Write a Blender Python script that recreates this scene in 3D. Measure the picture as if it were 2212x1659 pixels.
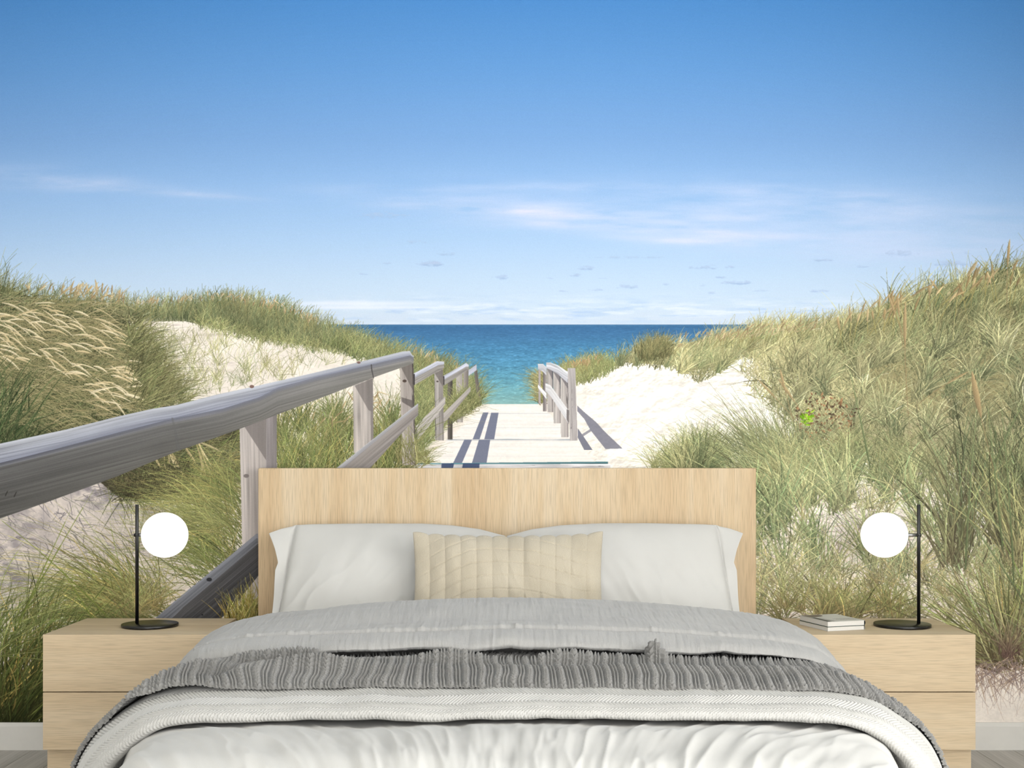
import bpy, math
import numpy as np
from mathutils import Vector

# ---------------------------------------------------------------------------
# Bedroom with a printed beach mural.  Metres; the mural wall is the plane y = 0,
# the room extends towards -y, x to the right, z up.
# ---------------------------------------------------------------------------
scene = bpy.context.scene
for o in list(bpy.data.objects):
    bpy.data.objects.remove(o, do_unlink=True)
COL = scene.collection

# ---- camera ---------------------------------------------------------------
cam_data = bpy.data.cameras.new('camera')
cam_data.sensor_width = 36.0
cam_data.lens = 2600.0 / 2212.0 * 36.0
cam_data.shift_x = 6.0 / 2212.0
cam_data.shift_y = 166.5 / 2212.0
cam_data.clip_start = 0.05
cam = bpy.data.objects.new('camera', cam_data)
cam.location = (0.0, -4.3, 1.029)
cam.rotation_euler = (math.pi / 2, 0, 0)
COL.objects.link(cam)
scene.camera = cam

# ---- world, daylight through the windows, exposure -----------------------------
world = bpy.data.worlds.new('world')
scene.world = world
world.use_nodes = True
bgn = world.node_tree.nodes['Background']
bgn.inputs[0].default_value = (0.93, 0.97, 1.0, 1)
bgn.inputs[1].default_value = 1.0

ROOM_L, ROOM_R, ROOM_BACK, ROOM_H = -2.38, 2.40, -7.6, 2.84


def area_light(name, loc, rot, sx, sy, power, col):
    d = bpy.data.lights.new(name, 'AREA')
    d.shape = 'RECTANGLE'
    d.size, d.size_y = sx, sy
    d.energy = power
    d.color = col
    o = bpy.data.objects.new(name, d)
    o.location = loc
    o.rotation_euler = rot
    COL.objects.link(o)
    return o


# daylight entering by the window in the right-hand wall and by the wide glazing behind the viewer
area_light('window_daylight_side', (ROOM_R + 0.10, -3.7, 1.35), (0, math.pi / 2, 0), 2.1, 3.0, 142, (1.0, 0.985, 0.96))
area_light('window_daylight_rear', (0.55, ROOM_BACK - 0.10, 1.40), (math.pi / 2, 0, 0), 3.4, 2.4, 172, (1.0, 0.99, 0.975))

scene.cycles.use_adaptive_sampling = True
scene.cycles.adaptive_threshold = 0.1
scene.cycles.adaptive_min_samples = 16
scene.cycles.max_bounces = 4
scene.cycles.diffuse_bounces = 3
scene.cycles.glossy_bounces = 2
scene.cycles.transmission_bounces = 2
scene.cycles.caustics_reflective = False
scene.cycles.caustics_refractive = False

vs = scene.view_settings
vs.view_transform = 'Standard'
vs.look = 'None'
vs.exposure = 0.0
vs.gamma = 1.0
vs.use_curve_mapping = False


# ---------------------------------------------------------------------------
# helpers
# ---------------------------------------------------------------------------
def lin(c):
    return tuple(((v / 255.0) / 12.92 if v <= 10.3 else ((v / 255.0 + 0.055) / 1.055) ** 2.4) for v in c)


def link_obj(o, parent=None):
    COL.objects.link(o)
    if parent is not None:
        o.parent = parent
    return o


def tag(o, label=None, category=None, group=None, kind=None):
    if label:
        o['label'] = label
    if category:
        o['category'] = category
    if group:
        o['group'] = group
    if kind:
        o['kind'] = kind
    return o


def empty(name, loc=(0, 0, 0), rz=0.0):
    o = bpy.data.objects.new(name, None)
    o.empty_display_size = 0.1
    o.location = loc
    o.rotation_euler = (0, 0, rz)
    return link_obj(o)


def mesh_from(name, verts, faces, mat=None, smooth=False):
    me = bpy.data.meshes.new(name)
    me.from_pydata([tuple(v) for v in verts], [], faces)
    me.update()
    if smooth:
        me.polygons.foreach_set('use_smooth', [True] * len(me.polygons))
    if mat is not None:
        me.materials.append(mat)
    return me


def grid_mesh(name, P, mat, close_u=False, uv=None, smooth=True):
    """P: (nv, nu, 3) array of points -> one mesh, quads, fast"""
    nv, nu = P.shape[:2]
    me = bpy.data.meshes.new(name)
    me.vertices.add(nv * nu)
    me.vertices.foreach_set('co', P.reshape(-1).astype(np.float32))
    idx = np.arange(nv * nu).reshape(nv, nu)
    a, b, c, d = idx[:-1, :-1], idx[:-1, 1:], idx[1:, 1:], idx[1:, :-1]
    if close_u:
        idx2 = np.concatenate([idx, idx[:, :1]], 1)
        a, b, c, d = idx2[:-1, :-1], idx2[:-1, 1:], idx2[1:, 1:], idx2[1:, :-1]
    q = np.stack([a, b, c, d], -1).reshape(-1, 4)
    nf = len(q)
    me.loops.add(nf * 4)
    me.loops.foreach_set('vertex_index', q.reshape(-1).astype(np.int32))
    me.polygons.add(nf)
    me.polygons.foreach_set('loop_start', (np.arange(nf) * 4).astype(np.int32))
    me.polygons.foreach_set('loop_total', np.full(nf, 4, np.int32))
    if smooth:
        me.polygons.foreach_set('use_smooth', np.ones(nf, bool))
    if uv is not None:
        l = me.uv_layers.new(name='UVMap')
        l.data.foreach_set('uv', uv.reshape(-1, 2)[q.reshape(-1)].reshape(-1).astype(np.float32))
    me.update(calc_edges=True)
    me.validate()
    if mat is not None:
        me.materials.append(mat)
    return me


def box_mesh(name, x0, x1, y0, y1, z0, z1, mat, bevel=0.0):
    """box with chamfered edges (bevel > 0 gives a 24-vertex chamfer box)"""
    if bevel <= 0:
        v = [(x, y, z) for z in (z0, z1) for y in (y0, y1) for x in (x0, x1)]
        f = [(0, 2, 3, 1), (4, 5, 7, 6), (0, 1, 5, 4), (2, 6, 7, 3), (0, 4, 6, 2), (1, 3, 7, 5)]
        return mesh_from(name, v, f, mat)
    import bmesh
    bm = bmesh.new()
    bmesh.ops.create_cube(bm, size=1.0)
    for w in bm.verts:
        w.co = Vector(((x0 + x1) / 2 + w.co.x * (x1 - x0), (y0 + y1) / 2 + w.co.y * (y1 - y0), (z0 + z1) / 2 + w.co.z * (z1 - z0)))
    bmesh.ops.bevel(bm, geom=bm.edges[:], offset=bevel, segments=2, profile=0.6, affect='EDGES')
    me = bpy.data.meshes.new(name)
    bm.to_mesh(me)
    bm.free()
    me.materials.append(mat)
    return me


def lathe_mesh(name, prof, mat, seg=64, axis='Z', cen=(0, 0, 0)):
    th = np.linspace(0, 2 * math.pi, seg, endpoint=False)
    pr = np.array(prof, float)
    r, h = pr[:, 0][:, None], pr[:, 1][:, None]
    a, b, c = r * np.cos(th), r * np.sin(th), np.broadcast_to(h, (len(pr), seg))
    if axis == 'Z':
        P = np.stack([a, b, c], -1)
    else:
        P = np.stack([c, a, b], -1)
    P = P + np.array(cen)
    return grid_mesh(name, P, mat, close_u=True)


def add(name, me, parent=None):
    o = bpy.data.objects.new(name, me)
    return link_obj(o, parent)


# smooth noise on arbitrary coordinates ------------------------------------------
_RT = np.random.RandomState(11).random((4, 256, 256)).astype(np.float32)


def vn2(x, y, k=0):
    ix, iy = np.floor(x).astype(int), np.floor(y).astype(int)
    fx, fy = x - ix, y - iy
    fx, fy = fx * fx * (3 - 2 * fx), fy * fy * (3 - 2 * fy)
    T = _RT[k % 4]
    s = (k * 37) % 256
    g = lambda a, b: T[(b + s) % 256, (a + s * 3) % 256]
    return ((g(ix, iy) * (1 - fx) + g(ix + 1, iy) * fx) * (1 - fy) + (g(ix, iy + 1) * (1 - fx) + g(ix + 1, iy + 1) * fx) * fy) * 2 - 1


def fbm2(x, y, k=0, o=3):
    s, a = 0, 1.0
    for i in range(o):
        s = s + a * vn2(x * 2 ** i, y * 2 ** i, k + i)
        a *= .5
    return s


# ---------------------------------------------------------------------------
# procedural materials
# ---------------------------------------------------------------------------
def new_mat(name):
    m = bpy.data.materials.new(name)
    m.use_nodes = True
    nt = m.node_tree
    b = nt.nodes['Principled BSDF']
    return m, nt, b


def node(nt, typ, **kw):
    n = nt.nodes.new(typ)
    for k, v in kw.items():
        setattr(n, k, v)
    return n


def ramp_node(nt, stops):
    r = node(nt, 'ShaderNodeValToRGB')
    e = r.color_ramp.elements
    e[0].position, e[0].color = stops[0][0], lin(stops[0][1]) + (1,)
    e[1].position, e[1].color = stops[-1][0], lin(stops[-1][1]) + (1,)
    for p, c in stops[1:-1]:
        x = e.new(p)
        x.color = lin(c) + (1,)
    return r


def simple_mat(name, col, rough=.6, metal=0.0, var=.03, scale=40, bump=0.0, bscale=300, spec=.5, sheen=0.0):
    m, nt, b = new_mat(name)
    tc = node(nt, 'ShaderNodeTexCoord')
    n = node(nt, 'ShaderNodeTexNoise')
    n.inputs['Scale'].default_value = scale
    n.inputs['Detail'].default_value = 3
    nt.links.new(tc.outputs['Object'], n.inputs['Vector'])
    lo = tuple(max(c * (1 - var), 0) for c in col)
    hi = tuple(min(c * (1 + var), 255) for c in col)
    r = ramp_node(nt, [(.3, lo), (.7, hi)])
    nt.links.new(n.outputs['Fac'], r.inputs['Fac'])
    nt.links.new(r.outputs['Color'], b.inputs['Base Color'])
    b.inputs['Roughness'].default_value = rough
    b.inputs['Metallic'].default_value = metal
    b.inputs['Specular IOR Level'].default_value = spec
    if sheen:
        b.inputs['Sheen Weight'].default_value = sheen
    if bump:
        n2 = node(nt, 'ShaderNodeTexNoise')
        n2.inputs['Scale'].default_value = bscale
        n2.inputs['Detail'].default_value = 2
        nt.links.new(tc.outputs['Object'], n2.inputs['Vector'])
        bp = node(nt, 'ShaderNodeBump')
        bp.inputs['Strength'].default_value = bump
        bp.inputs['Distance'].default_value = .002
        nt.links.new(n2.outputs['Fac'], bp.inputs['Height'])
        nt.links.new(bp.outputs['Normal'], b.inputs['Normal'])
    return m


def wood_mat(name, grain_axis, c_lo, c_mid, c_hi, pore=.82, rough=.55, figure=6.0, band=1.0, pore_scale=1.0):
    """veneer: long fibres along one axis, broad tone bands, dark pores, a gentle cathedral figure"""
    m, nt, b = new_mat(name)
    tc = node(nt, 'ShaderNodeTexCoord')
    L = {'X': (.25, 1, 1), 'Y': (1, .25, 1), 'Z': (1, 1, .25)}[grain_axis]

    def mp(s, stretch):
        p = node(nt, 'ShaderNodeMapping')
        sc = [s, s, s]
        sc['XYZ'.index(grain_axis)] = s * stretch
        p.inputs['Scale'].default_value = sc
        nt.links.new(tc.outputs['Object'], p.inputs['Vector'])
        return p
    # broad bands of tone
    n1 = node(nt, 'ShaderNodeTexNoise')
    n1.inputs['Scale'].default_value = 1
    n1.inputs['Detail'].default_value = 2
    nt.links.new(mp(9 * band, .03).outputs[0], n1.inputs['Vector'])
    # warped figure
    n2 = node(nt, 'ShaderNodeTexNoise')
    n2.inputs['Scale'].default_value = 1
    n2.inputs['Detail'].default_value = 5
    n2.inputs['Distortion'].default_value = .8
    nt.links.new(mp(figure * 6, .06).outputs[0], n2.inputs['Vector'])
    # pores
    n3 = node(nt, 'ShaderNodeTexNoise')
    n3.inputs['Scale'].default_value = 1
    n3.inputs['Detail'].default_value = 2
    nt.links.new(mp(330 * pore_scale, .035).outputs[0], n3.inputs['Vector'])
    mx = node(nt, 'ShaderNodeMath', operation='ADD')
    m1 = node(nt, 'ShaderNodeMath', operation='MULTIPLY')
    m1.inputs[1].default_value = .62
    m2 = node(nt, 'ShaderNodeMath', operation='MULTIPLY')
    m2.inputs[1].default_value = .38
    nt.links.new(n1.outputs['Fac'], m1.inputs[0])
    nt.links.new(n2.outputs['Fac'], m2.inputs[0])
    nt.links.new(m1.outputs[0], mx.inputs[0])
    nt.links.new(m2.outputs[0], mx.inputs[1])
    r = ramp_node(nt, [(.33, c_lo), (.5, c_mid), (.66, c_hi)])
    nt.links.new(mx.outputs[0], r.inputs['Fac'])
    pr = node(nt, 'ShaderNodeMapRange')
    pr.inputs['From Min'].default_value = .32
    pr.inputs['From Max'].default_value = .55
    pr.inputs['To Min'].default_value = pore
    pr.inputs['To Max'].default_value = 1.03
    nt.links.new(n3.outputs['Fac'], pr.inputs['Value'])
    mul = node(nt, 'ShaderNodeMix', data_type='RGBA', blend_type='MULTIPLY')
    mul.inputs['Factor'].default_value = 1
    nt.links.new(r.outputs['Color'], mul.inputs['A'])
    nt.links.new(pr.outputs['Result'], mul.inputs['B'])
    nt.links.new(mul.outputs['Result'], b.inputs['Base Color'])
    b.inputs['Roughness'].default_value = rough
    b.inputs['Specular IOR Level'].default_value = .3
    bp = node(nt, 'ShaderNodeBump')
    bp.inputs['Strength'].default_value = .15
    bp.inputs['Distance'].default_value = .0006
    nt.links.new(n3.outputs['Fac'], bp.inputs['Height'])
    nt.links.new(bp.outputs['Normal'], b.inputs['Normal'])
    return m


def cloth_mat(name, c_lo, c_hi, scale_u=900, scale_v=900, var_scale=6, bump=.25, sheen=.2, slub=None, rough=.85):
    """woven cloth on UVs given in metres: fine thread relief, slow tone variation, optional slubs"""
    m, nt, b = new_mat(name)
    uv = node(nt, 'ShaderNodeUVMap')
    mp = node(nt, 'ShaderNodeMapping')
    mp.inputs['Scale'].default_value = (scale_u, scale_v, 1)
    nt.links.new(uv.outputs[0], mp.inputs['Vector'])
    n = node(nt, 'ShaderNodeTexNoise')
    n.inputs['Scale'].default_value = 1
    n.inputs['Detail'].default_value = 2
    nt.links.new(mp.outputs[0], n.inputs['Vector'])
    nv = node(nt, 'ShaderNodeTexNoise')
    nv.inputs['Scale'].default_value = var_scale
    nv.inputs['Detail'].default_value = 3
    nt.links.new(uv.outputs[0], nv.inputs['Vector'])
    ad = node(nt, 'ShaderNodeMath', operation='MULTIPLY_ADD')
    ad.inputs[1].default_value = .55
    nt.links.new(n.outputs['Fac'], ad.inputs[0])
    mv = node(nt, 'ShaderNodeMath', operation='MULTIPLY')
    mv.inputs[1].default_value = .45
    nt.links.new(nv.outputs['Fac'], mv.inputs[0])
    nt.links.new(mv.outputs[0], ad.inputs[2])
    r = ramp_node(nt, [(.34, c_lo), (.66, c_hi)])
    nt.links.new(ad.outputs[0], r.inputs['Fac'])
    nt.links.new(r.outputs['Color'], b.inputs['Base Color'])
    b.inputs['Roughness'].default_value = rough
    b.inputs['Specular IOR Level'].default_value = .15
    b.inputs['Sheen Weight'].default_value = sheen
    bp = node(nt, 'ShaderNodeBump')
    bp.inputs['Strength'].default_value = bump
    bp.inputs['Distance'].default_value = .0012
    h = n.outputs['Fac']
    if slub:
        mp2 = node(nt, 'ShaderNodeMapping')
        mp2.inputs['Scale'].default_value = (slub[0], slub[1], 1)
        nt.links.new(uv.outputs[0], mp2.inputs['Vector'])
        n2 = node(nt, 'ShaderNodeTexNoise')
        n2.inputs['Scale'].default_value = 1
        n2.inputs['Detail'].default_value = 3
        nt.links.new(mp2.outputs[0], n2.inputs['Vector'])
        a2 = node(nt, 'ShaderNodeMath', operation='MULTIPLY_ADD')
        a2.inputs[1].default_value = 2.2
        nt.links.new(n2.outputs['Fac'], a2.inputs[0])
        nt.links.new(h, a2.inputs[2])
        h = a2.outputs[0]
    nt.links.new(h, bp.inputs['Height'])
    nt.links.new(bp.outputs['Normal'], b.inputs['Normal'])
    return m


OAK_V = wood_mat('oak_veneer_vertical', 'Z', (196, 169, 133), (206, 183, 149), (214, 196, 168), pore=.80, band=1.0, figure=5)
OAK_H = wood_mat('oak_veneer_horizontal', 'X', (198, 176, 144), (207, 187, 156), (215, 198, 170), pore=.84, band=1.2, figure=4)
OAK_Y = wood_mat('oak_veneer_side', 'Y', (200, 172, 132), (210, 184, 146), (220, 198, 162), pore=.84)
FLOOR_WOOD = wood_mat('grey_floor_board', 'Y', (170, 167, 160), (183, 179, 172), (194, 190, 183), pore=.86, rough=.45, band=2.0, pore_scale=.5)
GAP = simple_mat('dark_joint', (60, 56, 52), rough=.9)
WHITE_PAINT = simple_mat('white_wall_paint', (236, 235, 231), rough=.9, var=.006, scale=8, bump=.05, bscale=200)
CEIL_PAINT = simple_mat('white_ceiling_paint', (240, 240, 238), rough=.95, var=.004, scale=6)
TRIM_PAINT = simple_mat('grey_white_skirting_paint', (214, 212, 206), rough=.6, var=.008, scale=30)
BLACK_METAL = simple_mat('black_lacquered_metal', (16, 16, 16), rough=.28, var=.05, scale=60)
STEEL = simple_mat('brushed_steel', (170, 170, 170), rough=.3, metal=1.0, var=.05, scale=200)
PAGES = simple_mat('book_pages', (222, 220, 214), rough=.9, var=.04, scale=900)
COVER_W = simple_mat('pale_book_cover', (206, 205, 200), rough=.5, var=.01)
COVER_G = simple_mat('dark_green_book_board', (74, 88, 66), rough=.6, var=.15, scale=90)
COVER_T = simple_mat('dark_teal_book_board', (44, 58, 62), rough=.5, var=.1, scale=50)
INK_BROWN = simple_mat('brown_print', (112, 102, 92), rough=.6, var=.06, scale=60)
INK_DARK = simple_mat('dark_print', (66, 62, 58), rough=.6, var=.05, scale=60)
INK_GREY = simple_mat('grey_print', (150, 148, 144), rough=.6, var=.05, scale=60)


def globe_material():
    m, nt, b = new_mat('lit_opal_glass')
    b.inputs['Base Color'].default_value = (.9, .9, .9, 1)
    b.inputs['Roughness'].default_value = .35
    tc = node(nt, 'ShaderNodeTexCoord')
    n = node(nt, 'ShaderNodeTexNoise')
    n.inputs['Scale'].default_value = 3
    nt.links.new(tc.outputs['Object'], n.inputs['Vector'])
    r = ramp_node(nt, [(.3, (254, 253, 251)), (.7, (255, 255, 254))])
    nt.links.new(n.outputs['Fac'], r.inputs['Fac'])
    nt.links.new(r.outputs['Color'], b.inputs['Emission Color'])
    b.inputs['Emission Strength'].default_value = .95
    return m


OPAL = globe_material()

# ---------------------------------------------------------------------------
# The printed wall mural: painted procedurally in numpy (sky, sea, dunes, rails, marram grass).
# Print coordinates: one unit = 1/605 m on the wall, origin at the print's reference corner.
# ---------------------------------------------------------------------------
MX0, MX1, MY0, MY1 = -340, 2552, -110, 1562      # extent of the print
SS = 2                                            # supersampling while painting


def _vn(h, w, cy, cx, rs):
    """smooth value noise, cells of cy x cx pixels, range 0..1"""
    gy, gx = int(h / cy) + 3, int(w / cx) + 3
    g = rs.random((gy, gx)).astype(np.float32)
    yy = np.arange(h, dtype=np.float32) / cy
    xx = np.arange(w, dtype=np.float32) / cx
    iy, ix = yy.astype(int), xx.astype(int)
    fy, fx = yy - iy, xx - ix
    fy = (fy * fy * (3 - 2 * fy))[:, None]
    fx = (fx * fx * (3 - 2 * fx))[None, :]
    r0 = g[iy][:, ix] * (1 - fx) + g[iy][:, ix + 1] * fx
    r1 = g[iy + 1][:, ix] * (1 - fx) + g[iy + 1][:, ix + 1] * fx
    return r0 * (1 - fy) + r1 * fy


def _fbm(h, w, cy, cx, rs, octv=4):
    a, s, t = 1.0, np.zeros((h, w), np.float32), 0.0
    for _ in range(octv):
        s += a * _vn(h, w, max(cy, 1.0), max(cx, 1.0), rs)
        t += a
        a *= 0.55
        cy, cx = cy / 2, cx / 2
    return s / t


def paint_mural():
    rs = np.random.RandomState(7)
    W, H = MX1 - MX0, MY1 - MY0
    X = (np.arange(W, dtype=np.float32) + MX0)[None, :]
    Y = (np.arange(H, dtype=np.float32) + MY0)[:, None]

    def ramp(v, stops):
        ks = np.array([s[0] for s in stops], np.float32)
        return np.stack([np.interp(v, ks, [s[1][c] for s in stops]) for c in range(3)], -1).astype(np.float32)

    def mix(img, col, a):
        a = np.clip(a, 0, 1)[..., None]
        return img * (1 - a) + np.asarray(col, np.float32) * a

    # ---- sky ------------------------------------------------------------------------------
    sky = ramp(Y[:, 0], [(-110, (76, 134, 200)), (0, (84, 143, 206)), (150, (103, 155, 213)), (300, (125, 167, 218)),
                         (420, (148, 185, 229)), (520, (169, 199, 233)), (600, (186, 209, 234)), (660, (196, 214, 233)),
                         (702, (201, 214, 230))])[:, None, :].repeat(W, 1)
    edge = np.clip(np.abs(X - 1106) / 1106, 0, 1.2) ** 2 * np.clip((700 - Y) / 700, 0, 1)
    sky *= (1 - 0.05 * edge)[..., None]
    n1 = _fbm(H, W, 20, 150, rs, 5)
    n2 = _fbm(H, W, 60, 500, rs, 4)

    def blob(cx, cy, rx, ry, tilt=0.0):
        dx = X - cx
        dy = Y - cy - tilt * dx
        return np.exp(-((dx / rx) ** 2 + (dy / ry) ** 2))
    # long thin veil clouds
    veil = (blob(1290, 470, 400, 34, 0.085) * 0.95 + blob(1120, 442, 330, 16, 0.06) * 0.6 + blob(1480, 505, 360, 26, 0.09) * 0.55
            + blob(1900, 470, 420, 66, 0.05) * 0.55 + blob(210, 398, 330, 20, 0.09) * 0.35 + blob(30, 380, 190, 34, 0.08) * 0.35
            + blob(1600, 425, 560, 34, 0.03) * 0.45 + blob(1130, 404, 340, 12, 0.0) * 0.35 + blob(2050, 540, 300, 50, 0.0) * .4)
    sky = mix(sky, (200, 212, 240), veil * np.clip(n1 * 1.5 - 0.22, 0, 1) * np.clip(n2 * 1.6, 0, 1) * 1.0)
    wis = (blob(1130, 456, 230, 8, 0.05) + blob(1330, 490, 220, 8, 0.05) + blob(1490, 521, 150, 7, 0.045) + blob(1280, 470, 260, 9, .06) * .7 + blob(420, 420, 110, 6, 0.06) * .5
           + blob(110, 385, 170, 6, 0.09) * .4 + blob(230, 408, 140, 8, .05) * .4)
    sky = mix(sky, (222, 221, 239), wis * np.clip(n1 * 2.0 - 0.5, 0, 1) * 0.6)
    # low bank over the sea
    bank = np.exp(-((Y - 672) / 26.0) ** 2) * np.clip((X - 560) / 300, 0.15, 1)
    n3 = _fbm(H, W, 7, 48, rs, 4)
    sky = mix(sky, (166, 193, 228), bank * np.clip(n3 * 3.4 - 1.75, 0, 1) * 0.75)
    n4 = _fbm(H, W, 8, 70, rs, 4)
    sky = mix(sky, (226, 233, 245), bank * np.clip(n4 * 3.2 - 1.7, 0, 1) * 0.8)
    strk = (np.exp(-((Y - 655) / 5.0) ** 2) + np.exp(-((Y - 664) / 4.0) ** 2)) * blob(760, 660, 190, 60)
    sky = mix(sky, (228, 233, 246), strk * 0.7)
    # little grey puffs
    for cx, cy, rx, ry, a in [(932, 571, 28, 9, .9), (962, 549, 20, 5, .6), (895, 523, 26, 4, .45), (835, 569, 9, 3, .5),
                              (787, 592, 12, 3, .5), (1080, 599, 17, 7, .85), (1265, 580, 18, 6, .75), (1240, 595, 15, 5, .8),
                              (1521, 578, 32, 6, .85), (1577, 577, 10, 4, .6), (1590, 611, 34, 7, .85), (1559, 599, 14, 4, .7),
                              (1356, 620, 24, 6, .6), (1190, 601, 10, 3, .4), (1297, 601, 12, 2, .4), (1518, 617, 8, 4, .5),
                              (1776, 562, 26, 4, .7), (1862, 576, 16, 4, .7), (1945, 549, 36, 10, .6), (2060, 570, 36, 10, .6),
                              (2090, 546, 12, 6, .4), (1218, 629, 12, 3, .6), (1290, 626, 18, 3, .5), (1535, 633, 14, 4, .6),
                              (1640, 628, 22, 3, .6), (1770, 629, 22, 4, .6), (1437, 614, 9, 3, .5), (825, 466, 55, 10, .4),
                              (1350, 556, 90, 4, .45)]:
        x0, x1 = int(cx - rx * 2.2 - MX0), int(cx + rx * 2.2 - MX0)
        y0, y1 = int(cy - ry * 3 - MY0), int(cy + ry * 3 - MY0)
        dx = (X[:, x0:x1] - cx) / rx
        dy = (Y[y0:y1] - cy) / ry
        nn = _fbm(y1 - y0, x1 - x0, 4, 10, rs, 3)
        m = np.clip(1.9 - .8 * (dx * dx + np.where(dy > 0, dy * 1.7, dy) ** 2) - nn * 2.3, 0, 1)
        sky[y0:y1, x0:x1] = mix(sky[y0:y1, x0:x1], (160, 184, 219), m * a * 1.25)
        sky[y0:y1, x0:x1] = mix(sky[y0:y1, x0:x1], (214, 220, 236), np.clip(m * 1.2 - .2, 0, 1) * a * .3 * (dy < 0))
    img = sky
    # ---- sea ------------------------------------------------------------------------------
    t = np.clip((Y - 700) / 175, 0, 1)
    sea = ramp(t[:, 0], [(0, (84, 126, 164)), (0.03, (66, 110, 153)), (0.12, (71, 117, 160)), (0.3, (79, 134, 174)), (0.5, (88, 145, 178)),
                         (0.68, (101, 157, 178)), (0.85, (118, 167, 175)), (0.97, (134, 176, 176)), (1.0, (150, 188, 186))])[:, None, :].repeat(W, 1)
    w1 = _fbm(H, W, 1.4, 6, rs, 2) - 0.5
    w2 = _fbm(H, W, 3.5, 34, rs, 3) - 0.5
    amp = 0.10 + 0.22 * np.clip(t * 2.0, 0, 1) * np.clip((1.05 - t) * 3, 0.15, 1)
    sea *= (1 + (w1 + 0.7 * w2) * amp)[..., None]
    sea += (np.clip(w1 - .24, 0, 1) * 90 * np.clip(t * 2, 0.2, 1))[..., None] * np.array((1, 1, .8), np.float32)
    img = np.where((Y >= 700.5)[..., None], sea, img)
    # ---- sand everywhere below the dune line ------------------------------------------------
    shore = np.interp(X[0], [-340, 250, 300, 480, 600, 700, 770, 860, 960, 1036, 1042, 1162, 1168, 1250, 1300, 1350, 1390, 1430, 1480, 1540, 1640, 1800, 2000, 2212, 2552],
                      [620, 655, 668, 684, 712, 730, 748, 782, 822, 868, 873, 873, 868, 812, 786, 776, 776, 782, 782, 772, 752, 730, 700, 680, 640])
    sn = _fbm(H, W, 40, 70, rs, 5) - 0.5
    sf = _fbm(H, W, 3, 5, rs, 2) - 0.5
    sand = np.empty((H, W, 3), np.float32)
    sand[:] = (238, 229, 219)
    rightw = np.clip((X - 1150) / 200, 0, 1) * np.clip((1150 - Y) / 150, 0, 1)
    sand += rightw[..., None] * np.array((14, 17, 18), np.float32)
    lowleft = np.clip((700 - X) / 300, 0, 1) * np.clip((Y - 900) / 150, 0, 1)
    sand -= lowleft[..., None] * np.array((26, 28, 26), np.float32)
    sand *= (1 + sn * 0.13 + sf * 0.075)[..., None]
    # small wind ripples and footprints on the left dune, crumbly lumps on the right dune
    rp = _fbm(H, W, 7, 60, rs, 3)
    sand = mix(sand, (198, 186, 178), np.clip(rp * 4 - 2.55, 0, 1) * 0.7 * (X < 820) * (Y < 900))
    lump = _fbm(H, W, 22, 34, rs, 4)
    gx = np.gradient(lump, axis=1) * 0.6 + np.gradient(lump, axis=0)
    inm = np.clip((X - 1240) / 30, 0, 1) * np.clip((1700 - X) / 30, 0, 1) * (Y < 1020)
    sand *= (1 + np.clip(gx * 2.6, -.10, .04) * inm)[..., None]
    img = np.where((Y >= shore[None, :])[..., None], sand, img)
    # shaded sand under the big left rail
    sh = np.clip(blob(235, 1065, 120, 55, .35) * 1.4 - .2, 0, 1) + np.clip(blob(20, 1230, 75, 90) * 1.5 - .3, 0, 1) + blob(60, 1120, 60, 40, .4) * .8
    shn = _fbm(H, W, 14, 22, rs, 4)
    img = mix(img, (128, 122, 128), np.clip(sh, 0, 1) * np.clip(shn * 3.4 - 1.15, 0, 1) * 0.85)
    # ---- boardwalk of pale sandy planks -------------------------------------------------------
    lx = np.interp(Y[:, 0], [873, 893, 950, 1000, 1060, 1560], [1040, 1022, 960, 905, 800, 350])
    rx = np.interp(Y[:, 0], [873, 893, 950, 1000, 1060, 1560], [1163, 1190, 1246, 1292, 1330, 1700])
    pm = np.clip((X - lx[:, None]) / 10, 0, 1) * np.clip((rx[:, None] - X) / 6, 0, 1) * (Y > 873)
    pn = _fbm(H, W, 3, 90, rs, 4)
    walk = np.empty((H, W, 3), np.float32)
    walk[:] = (238, 232, 227)
    walk *= (1 + (pn - .5) * .09 + sf * .05)[..., None]
    for yy, a in [(893, .35), (912, .12), (924, .25), (949, .85), (951, .4), (965, .12), (985, .15), (1042, .8), (1100, .8)]:
        walk = mix(walk, (140, 150, 160), np.exp(-((Y - yy + (pn - .5) * 2) / 1.1) ** 2) * a * np.clip(pn * 3 - .7, .1, 1))
    img = mix(img, walk, pm) if False else img * (1 - pm[..., None]) + walk * pm[..., None]
    img = np.clip(img, 0, 255)

    # =========================== crisp layers at SS resolution =================================
    big = img.repeat(SS, 0).repeat(SS, 1)
    bh, bw = big.shape[:2]
    cv = (big[..., 0].astype(np.uint32) << 16) | (big[..., 1].astype(np.uint32) << 8) | big[..., 2].astype(np.uint32)
    del big, sky, sea, sand, walk
    flat = cv.reshape(-1)
    jn = _vn(512, 512, 1, 1, rs)
    lmap = (_fbm(H // 2, W // 2, 16, 18, rs, 3) - .5) * 2.6
    hmap = (_fbm(H // 2, W // 2, 30, 36, rs, 3) - .5) * 3.0

    def pack(rgb):
        q = np.clip(rgb, 0, 255).astype(np.uint32)
        return (q[..., 0] << 16) | (q[..., 1] << 8) | q[..., 2]

    def unpack(p):
        return np.stack([(p >> 16) & 255, (p >> 8) & 255, p & 255], -1).astype(np.float32)

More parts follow.
